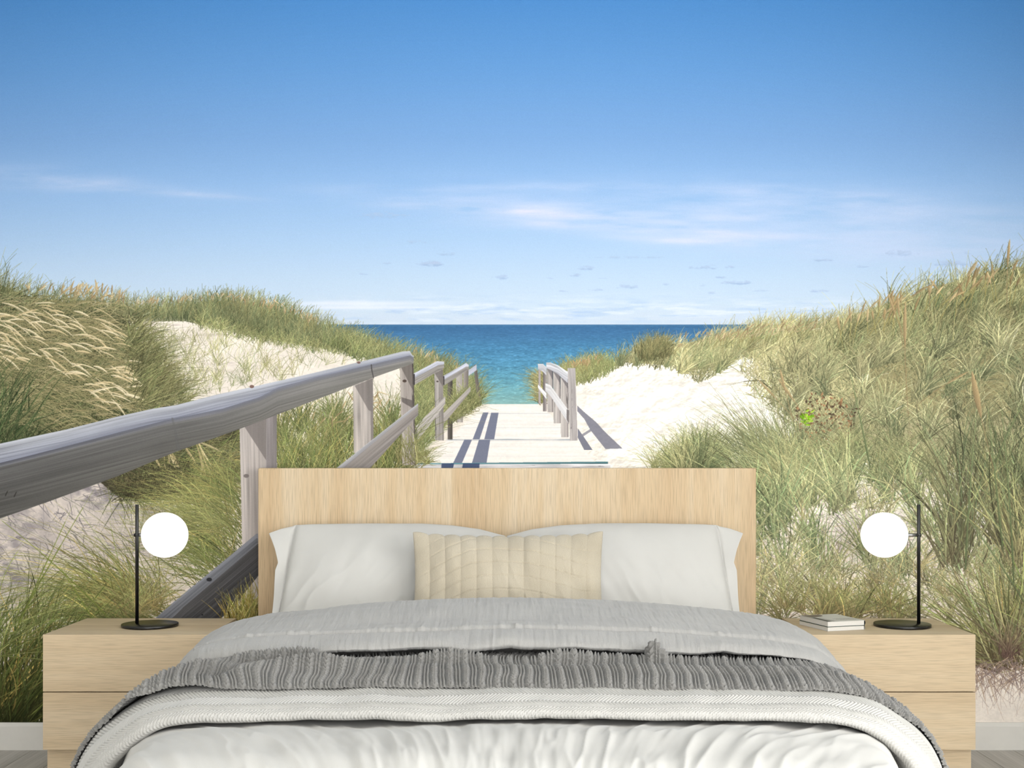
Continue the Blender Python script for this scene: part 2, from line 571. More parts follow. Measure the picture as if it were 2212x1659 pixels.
    def strip(edge_a, edge_b, col_a, col_b=None, vertical=False, grain=.12, gl=90, gw=5, alpha=1.0, cracks=0.0, seed=1, ug=None):
        """wood face between two polylines (horizontal run: y as function of x; vertical: x as function of y)"""
        ea, eb = np.array(edge_a, float), np.array(edge_b, float)
        k = 1 if vertical else 0
        ea, eb = ea[ea[:, k].argsort()], eb[eb[:, k].argsort()]
        lo, hi = min(ea[0, k], eb[0, k]), max(ea[-1, k], eb[-1, k])
        oth_lo, oth_hi = min(ea[:, 1 - k].min(), eb[:, 1 - k].min()), max(ea[:, 1 - k].max(), eb[:, 1 - k].max())
        if vertical:
            y0, y1, x0, x1 = lo, hi, oth_lo, oth_hi
        else:
            x0, x1, y0, y1 = lo, hi, oth_lo, oth_hi
        X0, X1 = max(int((x0 - MX0) * SS), 0), min(int((x1 - MX0) * SS) + 1, bw)
        Y0, Y1 = max(int((y0 - MY0) * SS), 0), min(int((y1 - MY0) * SS) + 1, bh)
        if X1 <= X0 or Y1 <= Y0:
            return
        px = (np.arange(X0, X1) + .5) / SS + MX0
        py = (np.arange(Y0, Y1) + .5) / SS + MY0
        if vertical:
            a = np.interp(py, ea[:, 1], ea[:, 0])[:, None]
            b = np.interp(py, eb[:, 1], eb[:, 0])[:, None]
            v = (px[None, :] - a) / np.maximum(b - a, 1e-3)
            u = np.broadcast_to(py[:, None], v.shape)
            wd = np.broadcast_to(b - a, v.shape)
        else:
            a = np.interp(px, ea[:, 0], ea[:, 1])[None, :]
            b = np.interp(px, eb[:, 0], eb[:, 1])[None, :]
            v = (py[:, None] - a) / np.maximum(b - a, 1e-3)
            u = np.broadcast_to(px[None, :], v.shape)
            wd = np.broadcast_to(b - a, v.shape)
        m = (v >= 0) & (v <= 1)
        r2 = np.random.RandomState(seed)

        def look(uu, vv):
            o1, o2 = r2.randint(0, 512, 2)
            fu, fv = uu - np.floor(uu), vv - np.floor(vv)
            iu, iv = (np.floor(uu).astype(int) + o1) % 511, (np.floor(vv).astype(int) + o2) % 511
            g0 = jn[iv, iu] * (1 - fu) + jn[iv, iu + 1] * fu
            g1 = jn[iv + 1, iu] * (1 - fu) + jn[iv + 1, iu + 1] * fu
            return g0 * (1 - fv) + g1 * fv
        wob = look(u / 140, v * 1.5) * .8
        g = (look(u / gl, v * wd / gw + wob) - .5) + .8 * (look(u / gl * 1.6, v * wd / gw * 2.2 + wob * 2) - .5) + .3 * (look(u / 50, v * wd / 16) - .5)
        ca = np.array(col_a, np.float32)
        cb = ca if col_b is None else np.array(col_b, np.float32)
        col = ca * (1 - v[..., None]) + cb * v[..., None]
        col = col * (1 + 2 * grain * g[..., None])
        if ug:
            col = col * np.interp(u, ug[0], ug[1])[..., None]
        if cracks:
            ck = look(u / (gl * 1.2), v * wd / (gw * .55) + wob)
            col = np.where((ck > 1 - cracks)[..., None], col * .62, col)
        sub = cv[Y0:Y1, X0:X1]
        if alpha < 1:
            col = unpack(sub) * (1 - alpha) + col * alpha
        sub[m] = pack(col)[m]

    def poly(pts, col, alpha=1.0, noise=.04):
        p = np.array(pts, float)
        X0, X1 = max(int((p[:, 0].min() - MX0) * SS), 0), min(int((p[:, 0].max() - MX0) * SS) + 2, bw)
        Y0, Y1 = max(int((p[:, 1].min() - MY0) * SS), 0), min(int((p[:, 1].max() - MY0) * SS) + 2, bh)
        px = ((np.arange(X0, X1) + .5) / SS + MX0)[None, :]
        py = ((np.arange(Y0, Y1) + .5) / SS + MY0)[:, None]
        ins = np.zeros((Y1 - Y0, X1 - X0), bool)
        for (xa, ya), (xb, yb) in zip(p, np.roll(p, -1, 0)):
            if ya == yb:
                continue
            c = ((ya > py) != (yb > py)) & (px < (xb - xa) * (py - ya) / (yb - ya) + xa)
            ins ^= c
        sub = cv[Y0:Y1, X0:X1]
        rr = 1 + (rs.random(ins.shape).astype(np.float32)[..., None] - .5) * noise
        c = np.array(col, np.float32) * rr
        if alpha < 1:
            c = unpack(sub) * (1 - alpha) + c * alpha
        sub[ins] = pack(c)[ins]

    def in_poly(pts, n):
        p = np.array(pts, float)
        out = []
        got = 0
        while got < n:
            q = np.stack([rs.uniform(p[:, 0].min(), p[:, 0].max(), n * 2), rs.uniform(p[:, 1].min(), p[:, 1].max(), n * 2)], 1)
            ins = np.zeros(len(q), bool)
            for (xa, ya), (xb, yb) in zip(p, np.roll(p, -1, 0)):
                if ya == yb:
                    continue
                ins ^= ((ya > q[:, 1]) != (yb > q[:, 1])) & (q[:, 0] < (xb - xa) * (q[:, 1] - ya) / (yb - ya) + xa)
            q = q[ins]
            out.append(q)
            got += len(q)
        return np.concatenate(out)[:n]

    def strokes(bx, by, L, ang, bend, droop, w, c0, c1, spindle=False, rough=0.0):
        """tapered curved strokes, later ones on top; c0 at the root, c1 at the tip"""
        n = len(bx)
        for s in range(0, n, 700):
            e = min(s + 700, n)
            l = L[s:e]
            npt = int(max(l.max() * SS * 1.0, 6))
            t = np.linspace(0, 1, npt, dtype=np.float32)[None, :]
            ca, sa = np.cos(ang[s:e])[:, None], np.sin(ang[s:e])[:, None]
            l = l[:, None]
            px = bx[s:e, None] + l * (t * ca + bend[s:e, None] * t * t)
            py = by[s:e, None] - l * (t * sa - droop[s:e, None] * t * t)
            dx = ca + 2 * bend[s:e, None] * t
            dy = -(sa - 2 * droop[s:e, None] * t)
            nn = np.sqrt(dx * dx + dy * dy) + 1e-6
            nx, ny = -dy / nn, dx / nn
            if spindle:
                ww = w[s:e, None] * np.sin(np.pi * np.clip(t * .94 + .05, 0, 1)) ** .7
            else:
                ww = w[s:e, None] * np.clip(1.02 - t, 0, 1) ** .65 * (0.75 + .25 * np.clip(t * 6, 0, 1))
            if rough:
                ww = ww * (1 + rough * (rs.random(ww.shape).astype(np.float32) - .5))
            kmax = int(np.ceil(w[s:e].max() * SS / 2))
            col = c0[s:e, None, :] * (1 - t[..., None]) + c1[s:e, None, :] * t[..., None]
            idxs, cols = [], []
            for k in range(-kmax, kmax + 1):
                off = k / SS
                ok = np.abs(off) <= np.maximum(ww / 2, .26)
                ix = ((px + nx * off - MX0) * SS).astype(np.int32)
                iy = ((py + ny * off - MY0) * SS).astype(np.int32)
                ok &= (ix >= 0) & (ix < bw) & (iy >= 0) & (iy < bh)
                sgn = np.sign(nx) + (nx == 0)
                shade = 1 + .16 * off * sgn / np.maximum(ww / 2, .5)
                cc = col * shade[..., None]
                if rough:
                    cc = cc * (1 + rough * .5 * (rs.random(shade.shape).astype(np.float32)[..., None] - .5))
                idxs.append(np.where(ok, iy * bw + ix, -1))
                cols.append(pack(cc))
            idx = np.stack(idxs, -1).reshape(-1)
            cc = np.stack(cols, -1).reshape(-1)
            g = idx >= 0
            flat[idx[g]] = cc[g]

    def grass(pts, n, L, ang, spread=.35, bend=.15, bspread=.25, droop=.15, w=1.6, pal=None, dark=(52, 56, 40), clump=0, order=None,
              tipmix=.5, tip=(196, 182, 132), darkroot=.6, lum=1.0, jit=.28, patch=.34):
        q = in_poly(pts, n) if not clump else None
        if clump:
            cen = in_poly(pts, max(n // clump, 1))
            q = np.repeat(cen, clump, 0)[:n]
            n = len(q)
            q = q + rs.normal(0, 1, q.shape) * np.array((L * .07, L * .03))
            base = np.repeat(rs.normal(0, spread * .7, len(cen)), clump)[:n]
            cid = np.repeat(rs.randint(0, 10 ** 6, len(cen)), clump)[:n]
            perc = np.repeat(cen[:, 1], clump)[:n]
        else:
            base = np.zeros(n)
            q = q + rs.normal(0, 1, q.shape) * np.array((L * .12, L * .07))
            perc = q[:, 1]
        z = rs.random(n)
        o = np.argsort(perc + z * L * .35)
        q, base, z = q[o], base[o], z[o]
        pid = rs.randint(0, len(pal), n)
        if clump:
            cid = cid[o]
            pid = np.where(rs.random(n) < .62, cid % len(pal), pid)
        l = L * (0.45 + .75 * rs.random(n))
        a = ang + base + rs.normal(0, spread, n)
        b = bend + rs.normal(0, bspread, n)
        d = droop * (0.3 + 1.2 * rs.random(n))
        pal = np.array(pal, np.float32)
        c = pal[pid] * (1 + rs.normal(0, jit, (n, 1))) * lum
        lm = lmap[np.clip((q[:, 1] - MY0) / 2, 0, H // 2 - 1).astype(int), np.clip((q[:, 0] - MX0) / 2, 0, W // 2 - 1).astype(int)]
        c = c * (1 + patch * np.clip(lm, -1, 1))[:, None]
        hm = np.clip(hmap[np.clip((q[:, 1] - MY0) / 2, 0, H // 2 - 1).astype(int), np.clip((q[:, 0] - MX0) / 2, 0, W // 2 - 1).astype(int)] + rs.normal(0, .25, n), -1, 1)[:, None]
        c = c + np.clip(hm, 0, 1) * .45 * (np.array((206, 190, 144), np.float32) * lum - c) + np.clip(-hm, 0, 1) * .45 * (np.array((96, 114, 80), np.float32) * lum - c)
        c = c * np.array((.965, 1.03, 1.02), np.float32)
        lowz = np.clip(1 - z * 1.6, 0, 1)[:, None]
        c = c * (1 - lowz * .55) + np.array(dark, np.float32) * lowz * .55
        c0 = c * (1 - darkroot) + np.array(dark, np.float32) * darkroot
        tm = (tipmix * rs.random(n))[:, None]
        c1 = c * (1 - tm) + np.array(tip, np.float32) * lum * tm
        ww = w * (.55 + .9 * rs.random(n))
        strokes(q[:, 0], q[:, 1], l, a, b, d, ww, c0, c1)

    def heads(pts, n, L, ang, spread, stalk, w, pal, bend=.1, droop=.1, stalkcol=(170, 160, 105)):
        q = in_poly(pts, n)
        q = q[np.argsort(q[:, 1])]
        pal = np.array(pal, np.float32)
        a = ang + rs.normal(0, spread, n)
        l = L * (.7 + .6 * rs.random(n))
        st = stalk * (.6 + .8 * rs.random(n))
        c = pal[rs.randint(0, len(pal), n)] * (1 + rs.normal(0, .08, (n, 1)))
        sc = np.repeat(np.array([stalkcol], np.float32), n, 0)
        bb = bend + rs.normal(0, .08, n)
        dd = droop * (.4 + 1.2 * rs.random(n))
        # the stalk runs down from the foot of the seed head
        strokes(q[:, 0], q[:, 1], st, a + np.pi + rs.normal(0, .1, n), np.zeros(n), np.abs(dd) * .5, np.full(n, max(w * .35, .8)), sc, sc * .8)
        strokes(q[:, 0], q[:, 1], l, a, bb, dd, w * (.75 + .5 * rs.random(n)), c * .86, c, spindle=True, rough=.35)

    GL = [(104, 108, 74), (124, 122, 84), (84, 92, 64), (150, 140, 100), (112, 106, 76), (176, 164, 122), (66, 70, 48)]          # left mound
    GF = [(116, 124, 92), (130, 134, 98), (100, 110, 84), (156, 150, 110), (138, 130, 98), (176, 164, 122)]        # far ridge
    GY = [(142, 144, 96), (164, 158, 108), (122, 132, 86), (180, 168, 120), (134, 128, 86), (196, 184, 138)]       # sunlit mid
    GR = [(136, 136, 98), (154, 148, 106), (116, 122, 90), (176, 162, 118), (128, 122, 88), (198, 182, 138), (98, 98, 70)]       # right dune
    GB = [(136, 146, 84), (156, 160, 96), (112, 126, 70), (182, 174, 112), (206, 172, 104), (100, 116, 70), (74, 84, 50)]   # near, bright
    TAN = [(198, 178, 140), (186, 164, 124), (208, 192, 154), (172, 150, 114)]
    HP = math.pi / 2

    # ---- far ridge, left -------------------------------------------------------------------
    ridge = [(230, 672), (300, 672), (390, 672), (440, 664), (490, 660), (560, 668), (610, 682), (660, 702), (705, 722), (770, 742), (800, 754), (830, 772), (770, 772),
             (700, 752), (640, 744), (560, 728), (470, 706), (400, 694), (320, 690), (250, 690)]
    poly([(232, 660), (330, 668), (470, 650), (600, 674), (700, 715), (800, 752), (820, 768), (700, 752), (560, 730), (400, 694), (232, 695)], (112, 116, 84), .75)
    grass(ridge, 5200, 44, HP, .3, .08, .2, .05, 1.15, GF, (74, 82, 58), tipmix=.5, lum=.98)
    grass([(420, 690), (560, 725), (700, 750), (770, 772), (700, 765), (560, 745), (430, 712)], 900, 30, HP, .5, .1, .3, .15, 1.0, GY, (120, 120, 84), darkroot=.3)
    heads([(280, 655), (480, 640), (600, 655), (700, 700), (700, 712), (600, 672), (480, 650), (280, 665)], 90, 15, HP - .15, .35, 22, 2.2, TAN)
    # sparse tufts on the left sand slope
    grass([(300, 720), (480, 735), (620, 765), (760, 785), (700, 800), (560, 840), (420, 865), (340, 820)], 760, 36, HP, .34, .06, .2, .1, .8, GY + [(200, 186, 140), (206, 192, 150)], (160, 148, 116), clump=9,
          darkroot=.25)
    grass([(300, 720), (480, 735), (620, 765), (760, 785), (700, 800), (560, 840), (420, 865), (340, 820)], 330, 46, HP, .5, .06, .3, .1, .8, GY + [(200, 186, 140)], (160, 148, 116), darkroot=.2)
    # ---- grass behind the left rail posts, falling towards the sea --------------------------
    band = [(700, 735), (800, 752), (860, 768), (930, 790), (1000, 812), (1035, 850), (1040, 872), (985, 900), (940, 940), (905, 980), (890, 900), (880, 800), (760, 775)]
    poly([(770, 745), (860, 755), (940, 775), (1010, 805), (1036, 868), (985, 905), (905, 960), (890, 850), (860, 790)], (150, 152, 104), .8)
    grass(band, 5200, 46, HP - .15, .42, .16, .25, .12, 1.25, GY + GF, (84, 92, 58), tipmix=.6)
    heads([(880, 752), (940, 765), (1000, 795), (1010, 810), (940, 790), (880, 775)], 26, 14, HP - .2, .3, 20, 1.8, TAN)

    # ---- right side: tuft at the far rail, ridge, dune sand --------------------------------
    grass([(1160, 815), (1180, 810), (1184, 870), (1166, 872)], 420, 34, HP + .5, .45, -.15, .25, .25, 1.2, GY + TAN, (110, 100, 64))
    grass([(1205, 800), (1290, 780), (1345, 790), (1300, 815), (1250, 835), (1225, 830)], 1300, 32, HP, .42, .05, .25, .1, 1.2, GY, (110, 112, 74))
    heads([(1225, 790), (1290, 772), (1300, 785), (1240, 798)], 36, 14, HP - .1, .5, 14, 1.7, [(196, 170, 128), (182, 152, 112)])
    rr = [(1330, 785), (1390, 765), (1450, 760), (1500, 765), (1560, 735), (1640, 712), (1720, 710), (1800, 705), (1870, 690), (1930, 665), (2010, 640),
          (2110, 610), (2212, 590), (2560, 540), (2560, 830), (2000, 850), (1800, 830), (1650, 800), (1560, 800), (1500, 845), (1470, 800), (1350, 792)]
    poly([(1330, 782), (1440, 752), (1560, 722), (1690, 702), (1800, 697), (1930, 650), (2110, 592), (2560, 520), (2560, 850), (1900, 850), (1700, 800), (1600, 765), (1560, 790),
          (1500, 800), (1460, 790)], (186, 172, 128), .9)
    rr_far = [(1330, 788), (1400, 755), (1450, 755), (1500, 762), (1560, 730), (1640, 712), (1780, 706), (1900, 690), (1900, 800), (1650, 800), (1600, 770), (1560, 800), (1510, 830), (1460, 800)]
    RS = [(196, 180, 136), (178, 164, 120), (150, 148, 108), (128, 132, 96), (212, 194, 150), (112, 118, 88), (168, 156, 112)]
    grass(rr_far, 5200, 44, HP - .25, .42, .12, .25, .1, 1.4, RS, (124, 118, 86), tipmix=.7, tip=(230, 212, 168), darkroot=.35, lum=1.02)
    grass(rr_far, 3400, 46, HP - .25, .34, .12, .25, .1, 1.5, RS, (120, 116, 84), clump=36, tipmix=.6, tip=(230, 212, 168), darkroot=.4, lum=1.04)
    heads([(1400, 738), (1450, 735), (1560, 715), (1690, 700), (1790, 695), (1790, 712), (1690, 722), (1560, 740), (1450, 755), (1400, 755)], 130, 17, HP - .45, .3, 22, 2.0, TAN)
    grass([(1380, 765), (1440, 752), (1450, 770), (1390, 782)], 500, 42, HP, .35, .1, .2, .05, 1.3, [(112, 112, 80), (140, 130, 92), (180, 160, 114)], (84, 82, 58))
    rr_near = [(1800, 725), (1870, 695), (1930, 672), (2010, 645), (2110, 615), (2212, 598), (2560, 545), (2560, 860), (1980, 870), (1800, 860), (1760, 790)]
    poly([(1830, 740), (1930, 690), (2110, 640), (2560, 560), (2560, 900), (1900, 900), (1800, 830)], (116, 110, 80), .8)
    RN = [(106, 112, 82), (122, 124, 90), (92, 98, 72), (146, 138, 100), (188, 172, 128), (80, 86, 62), (128, 120, 88), (208, 192, 148)]
    grass(rr_near, 4600, 76, HP - .2, .45, .12, .3, .14, 1.6, RN, (92, 92, 66), tipmix=.6, tip=(222, 204, 158), lum=1.06)
    grass(rr_near, 5400, 88, HP - .25, .3, .12, .25, .12, 2.1, RN, (86, 88, 62), clump=46, tipmix=.55, tip=(220, 202, 154), lum=1.06)
    heads([(1800, 700), (1930, 648), (2110, 600), (2230, 565), (2400, 545), (2400, 600), (2110, 640), (1930, 690), (1800, 715)], 70, 34, HP - .3, .32, 70, 4.2, [(178, 156, 116), (162, 140, 102), (194, 174, 134)])
    # wind-bent grass across the right middle
    mid = [(1640, 800), (1800, 800), (1960, 760), (2560, 700), (2560, 1050), (1900, 1040), (1750, 980), (1680, 900)]
    poly([(1700, 850), (1850, 800), (2000, 770), (2560, 700), (2560, 1040), (1950, 1010), (1800, 960), (1720, 900)], (162, 152, 112), .8)
    grass([(1600, 800), (1700, 790), (1850, 830), (1800, 900), (1700, 910), (1640, 860)], 1300, 56, HP - .2, .6, .1, .4, .2, 1.4, RS + [(222, 204, 158)], (168, 154, 116), darkroot=.3, tipmix=.7, tip=(236, 218, 176))
    RM = [(112, 118, 90), (130, 134, 100), (100, 106, 80), (150, 148, 110), (184, 170, 128), (212, 196, 152), (226, 212, 172), (90, 94, 72)]
    grass(mid, 3600, 78, HP - .1, .75, .05, .5, .25, 1.5, RM + RS, (98, 94, 70), tipmix=.6, tip=(232, 214, 168), lum=1.06)
    grass(mid, 5200, 92, HP - .1, .36, .05, .35, .2, 2.2, RM, (90, 90, 68), clump=40, tipmix=.55, tip=(230, 212, 166), lum=1.06)
    # dry brown bush with a fresh green twig
    q = in_poly([(1715, 880), (1760, 850), (1800, 855), (1850, 880), (1840, 960), (1780, 1000), (1715, 950)], 260)
    n = len(q)
    cc = np.array([(112, 88, 66), (136, 104, 78), (90, 72, 58), (164, 124, 92), (78, 66, 54)], np.float32)[rs.randint(0, 5, n)]
    strokes(q[:, 0], q[:, 1], rs.uniform(4, 10, n), rs.uniform(0, 6.28, n), np.zeros(n), np.zeros(n), rs.uniform(2, 4.5, n), cc, cc * 1.15, spindle=True)
    q = in_poly([(1728, 908), (1742, 886), (1754, 888), (1752, 912), (1738, 920)], 26)
    n = len(q)
    cc = np.array([(140, 190, 40), (170, 210, 70), (110, 165, 30)], np.float32)[rs.randint(0, 3, n)]
    strokes(q[:, 0], q[:, 1], rs.uniform(6, 12, n), rs.uniform(-.6, 2.2, n), np.zeros(n), np.zeros(n), rs.uniform(3, 5.5, n), cc, cc, spindle=True)

    # ---- lower right: sand with a web of shadows and stems, upright clumps --------------------
    low = [(1560, 1010), (1700, 1000), (2560, 960), (2560, 1562), (1560, 1562)]
    n = 4200
    q = in_poly([(1560, 1040), (2560, 1000), (2560, 1500), (1560, 1440)], n)
    cc = np.array([(160, 148, 144), (182, 168, 160), (136, 126, 124), (206, 186, 164)], np.float32)[rs.randint(0, 4, n)]
    strokes(q[:, 0], q[:, 1], rs.uniform(14, 60, n), rs.normal(.3, 1.2, n), rs.normal(0, .3, n), rs.normal(0, .2, n), rs.uniform(.8, 2.0, n), cc, cc * 1.08)
    GRB = [(118, 128, 94), (136, 144, 102), (102, 112, 84), (162, 162, 116), (92, 102, 78), (190, 182, 134), (214, 198, 152), (80, 86, 66)]
    # tuft left of the headboard's corner and the blue-green tuft before the brown bush
    grass([(1380, 1000), (1440, 960), (1560, 980), (1600, 1040), (1400, 1040)], 1300, 74, HP, .6, 0, .35, .2, 1.2, GRB + GY, (120, 118, 80), clump=50, tipmix=.7, lum=1.08)
    grass([(1455, 1005), (1530, 1005), (1530, 1035), (1460, 1035)], 500, 105, HP, .35, 0, .25, .15, 1.7, GRB, (70, 72, 48), clump=120)
    grass([(1640, 1010), (1720, 1010), (1760, 1080), (1640, 1100)], 1100, 180, HP + .25, .26, -.12, .2, .14, 2.0, [(108, 118, 90), (124, 132, 100), (94, 104, 80), (148, 148, 108), (172, 166, 124)], (66, 70, 52), clump=140, tipmix=.4)
    grass([(1650, 1000), (1900, 980), (1980, 1060), (1700, 1120)], 2000, 110, HP, .5, 0, .35, .2, 1.6, GRB + GR, (84, 88, 60), clump=60, tipmix=.65, tip=(226, 210, 158), lum=1.08)
    GW = [(116, 130, 96), (134, 146, 106), (100, 114, 86), (156, 162, 116), (184, 180, 134), (90, 102, 78), (204, 192, 146)]
    grass([(1560, 1120), (1800, 1060), (2212, 1040), (2560, 1000), (2560, 1220), (1900, 1260), (1560, 1250)], 1500, 150, HP + .1, .34, 0, .3, .14, 2.9, GW, (96, 98, 74), clump=22, tipmix=.5, tip=(226, 214, 160), lum=1.1)
    grass([(1560, 1120), (1800, 1060), (2212, 1040), (2560, 1000), (2560, 1300), (1560, 1300)], 1300, 110, HP, .65, 0, .45, .2, 1.5, GW + [(226, 204, 146), (220, 206, 156)], (130, 118, 92), clump=16, tipmix=.7, tip=(238, 222, 170), lum=1.12)
    grass([(1560, 1240), (2212, 1220), (2560, 1190), (2560, 1370), (1560, 1350)], 1100, 130, HP, .40, 0, .35, .16, 2.5, GW + [(226, 196, 132)], (116, 98, 80), clump=18, tipmix=.6, tip=(236, 220, 164), lum=1.12)
    grass([(1560, 1240), (2212, 1220), (2560, 1190), (2560, 1370), (1560, 1350)], 900, 90, HP, .7, 0, .5, .2, 1.4, GW + [(230, 208, 150), (224, 190, 124)], (140, 122, 98), clump=14, tipmix=.7, tip=(238, 222, 170), lum=1.12)
    grass([(1640, 1310), (1960, 1310), (1960, 1350), (1640, 1350)], 700, 95, HP, .5, 0, .4, .18, 1.8, GB, (120, 96, 74), clump=36, tipmix=.5)
    # tall wide blades at the right edge
    RE = [(104, 118, 86), (120, 134, 94), (88, 100, 74), (140, 146, 100), (164, 164, 116), (94, 104, 72), (190, 178, 124)]
    grass([(2040, 1090), (2230, 1060), (2400, 1100), (2400, 1240), (2050, 1220)], 850, 230, HP + .12, .26, -.02, .22, .08, 3.0, RE, (84, 70, 62), clump=46, tipmix=.4)
    grass([(2110, 1390), (2240, 1370), (2420, 1380), (2420, 1450), (2130, 1440)], 720, 240, HP + .35, .36, -.04, .22, .1, 3.2, RE + GB, (92, 66, 62), clump=60, tipmix=.4)
    grass([(2140, 1430), (2220, 1400), (2400, 1400), (2400, 1450)], 260, 130, HP + .2, .5, 0, .3, .1, 2.6, RE, (84, 56, 60), clump=40, darkroot=.8)
    # roots and shadows reaching over the sand at the foot of the right clump
    n = 260
    q = in_poly([(2100, 1425), (2300, 1410), (2300, 1470), (2110, 1470)], n)
    cc = np.array([(150, 130, 118), (176, 154, 132), (128, 112, 108)], np.float32)[rs.randint(0, 3, n)]
    strokes(q[:, 0], q[:, 1], rs.uniform(25, 90, n), rs.uniform(-2.9, -.4, n), rs.normal(0, .2, n), rs.normal(0, .15, n), rs.uniform(.8, 2.0, n), cc, cc * 1.15)
    for x, y, l, a, w in [(1954, 700, 105, HP + .02, 7), (2108, 850, 105, HP + .22, 13), (1655, 838, 62, HP + .75, 5), (1698, 842, 62, HP + .62, 6), (1690, 820, 50, HP + .25, 5.5), (2008, 625, 20, HP, 8),
                          (2068, 815, 55, .55, 5), (2178, 545, 60, HP - .05, 6), (2100, 580, 40, HP - .55, 8), (1925, 655, 48, HP + .35, 5), (1940, 660, 50, HP + .1, 5)]:
        one = np.ones(1)
        c = np.array([(176, 154, 116)], np.float32)
        by = y + l * .5 * math.sin(a)
        bx = x - l * .5 * math.cos(a)
        strokes(one * bx, one * by, one * l * 1.9, one * (a + math.pi), one * .05, one * .1, one * 2, c * .92, c * .8)
        strokes(one * bx, one * by, one * l, one * a, one * .03, one * .03, one * w, c * .92, c * 1.05, spindle=True, rough=.4)
    for bx, by, l, a, b in [(2165, 1180, 330, HP + .1, .0), (2150, 1000, 170, HP - .35, .1), (2190, 1260, 420, HP + .04, -.03), (2085, 1230, 360, HP - .05, .02), (2212, 1300, 330, HP + .55, -.05), (1880, 1010, 230, HP + .2, 0)]:
        one = np.ones(1)
        c = np.array([(124, 136, 98)], np.float32)
        strokes(one * bx, one * by, one * l, one * a, one * b, one * .03, one * 4.6, c * .8, c * 1.15)

    # ---- shadows of the rails on the boardwalk ----------------------------------------------
    SHD = (104, 110, 132)
    for p in ([(1043.5, 891), (1055, 891), (1036, 949), (1021, 949)], [(1061, 891.5), (1077, 891.5), (1067.5, 949), (1046, 949)],
              [(1003, 950), (1019.5, 950), (998, 1000), (979, 1000)], [(1034.5, 950), (1059, 950), (1051, 1000), (1019.5, 1000)]):
        poly(p, SHD, .9)
    poly([(1247, 876), (1262, 890), (1288, 912), (1306, 932), (1345, 969), (1308, 970), (1276, 930), (1262, 905), (1247, 888)], (120, 120, 134), .88)
    poly([(1248, 925), (1262, 945), (1280, 972), (1262, 972), (1248, 945)], (110, 112, 128), .9)
    poly([(1254, 940), (1276, 926), (1278, 931), (1258, 944)], (130, 130, 142), .8)
    # front edge of the nearest step
    strip([(896, 1001), (1312, 997)], [(896, 1004), (1313, 1002)], (96, 138, 146), grain=.2, seed=4)
    strip([(894, 1003), (1316, 1002)], [(894, 1016), (1318, 1014)], (214, 212, 214), grain=.14, gw=2, gl=40, cracks=.12, seed=5)
    for p in ([(954, 1001), (981, 1001), (978, 1014), (953, 1014)], [(1000, 1001), (1036, 1001), (1035, 1014), (998, 1014)]):
        poly(p, (58, 72, 104), .85)

    # ---- right railing ------------------------------------------------------------------------
    PL, PM, PD = (196, 190, 186), (168, 160, 158), (122, 116, 116)
    strip([(1163, 790), (1163, 842)], [(1168, 790), (1168, 872)], PM, vertical=True, seed=11)
    strip([(1173, 800), (1173, 885)], [(1181, 800), (1181, 888)], PD, PM, vertical=True, seed=12)
    strip([(1162, 786), (1173, 786), (1180, 793)], [(1162, 797), (1173, 803), (1180, 811)], (206, 208, 214), (180, 180, 188), seed=13)
    strip([(1162, 830), (1180, 849)], [(1162, 838), (1180, 862)], (206, 206, 208), seed=14)
    for xa, xb, ya, yb in [(1181.5, 1194, 796, 890), (1195, 1210, 803, 914), (1211, 1227, 815, 944)]:
        strip([(xa, ya), (xa + .8, yb)], [(xb, ya), (xb + .5, yb)], PL, PM, vertical=True, gl=60, gw=3, cracks=.08, seed=int(xa))
        poly([(xa, ya), (xb, ya), (xb, ya + 26)], (112, 108, 112), .75)
        poly([(xb - 1.5, ya), (xb + 1, ya), (xb + 1, yb), (xb - .5, yb)], (92, 88, 90), .7)
    strip([(1180, 783), (1189, 783), (1205, 789), (1226, 803)], [(1180, 795), (1189, 799), (1205, 808), (1226, 827)], (216, 217, 222), (184, 184, 192), gl=30, gw=3, grain=.14, seed=17)
    strip([(1178, 828), (1189, 832), (1228, 886)], [(1178, 844), (1189, 855), (1228, 915)], (226, 225, 226), (208, 207, 210), gl=50, gw=3, grain=.08, seed=18)
    poly([(1224, 884), (1229, 886), (1229, 916), (1224, 906)], (122, 116, 116))
    strip([(1226, 795), (1231, 951)], [(1243, 795), (1247.5, 951)], (190, 184, 182), (170, 164, 164), vertical=True, gl=70, gw=3, cracks=.08, seed=19)

    # ---- left railing, far to near --------------------------------------------------------------
    W1, W2, W3 = (176, 170, 166), (150, 144, 140), (104, 98, 94)
    TOPC, TOPS, SIDE = (196, 198, 210), (178, 180, 194), (150, 146, 142)
    strip([(1024, 800), (1031, 868)], [(1029, 788), (1040, 872)], W3, vertical=True, seed=21)
    strip([(1012, 800), (1028, 788)], [(1012, 812), (1029, 800)], TOPS, seed=22)
    strip([(1001, 800), (1001, 884)], [(1012, 798), (1012, 880)], W2, W3, vertical=True, seed=23)
    strip([(985.5, 812), (986, 912)], [(999, 806), (1000, 910)], W1, W2, vertical=True, seed=24)
    strip([(967, 825), (967, 949)], [(977.5, 822), (977.5, 949)], W3, (84, 80, 76), vertical=True, seed=25)
    grass([(972, 870), (1000, 850), (1034, 862), (1034, 880), (990, 905), (972, 920)], 560, 34, HP, .7, .1, .35, .15, 1.2, GY, (86, 88, 58), tipmix=.6)
    strip([(957.6, 893), (1015, 836)], [(960, 914), (1016, 846)], W1, W2, seed=26)
    strip([(957.6, 812), (1007, 784), (1012, 788)], [(958.6, 822), (1007, 793), (1012, 793)], TOPC, TOPS, gl=40, gw=3, seed=27)
    strip([(958, 821), (1007, 792), (1012, 792)], [(959, 833), (1007, 802), (1012, 800)], SIDE, gl=40, gw=3, seed=28)
    poly([(957, 812), (960, 813), (960, 832), (957, 831)], (66, 62, 64))
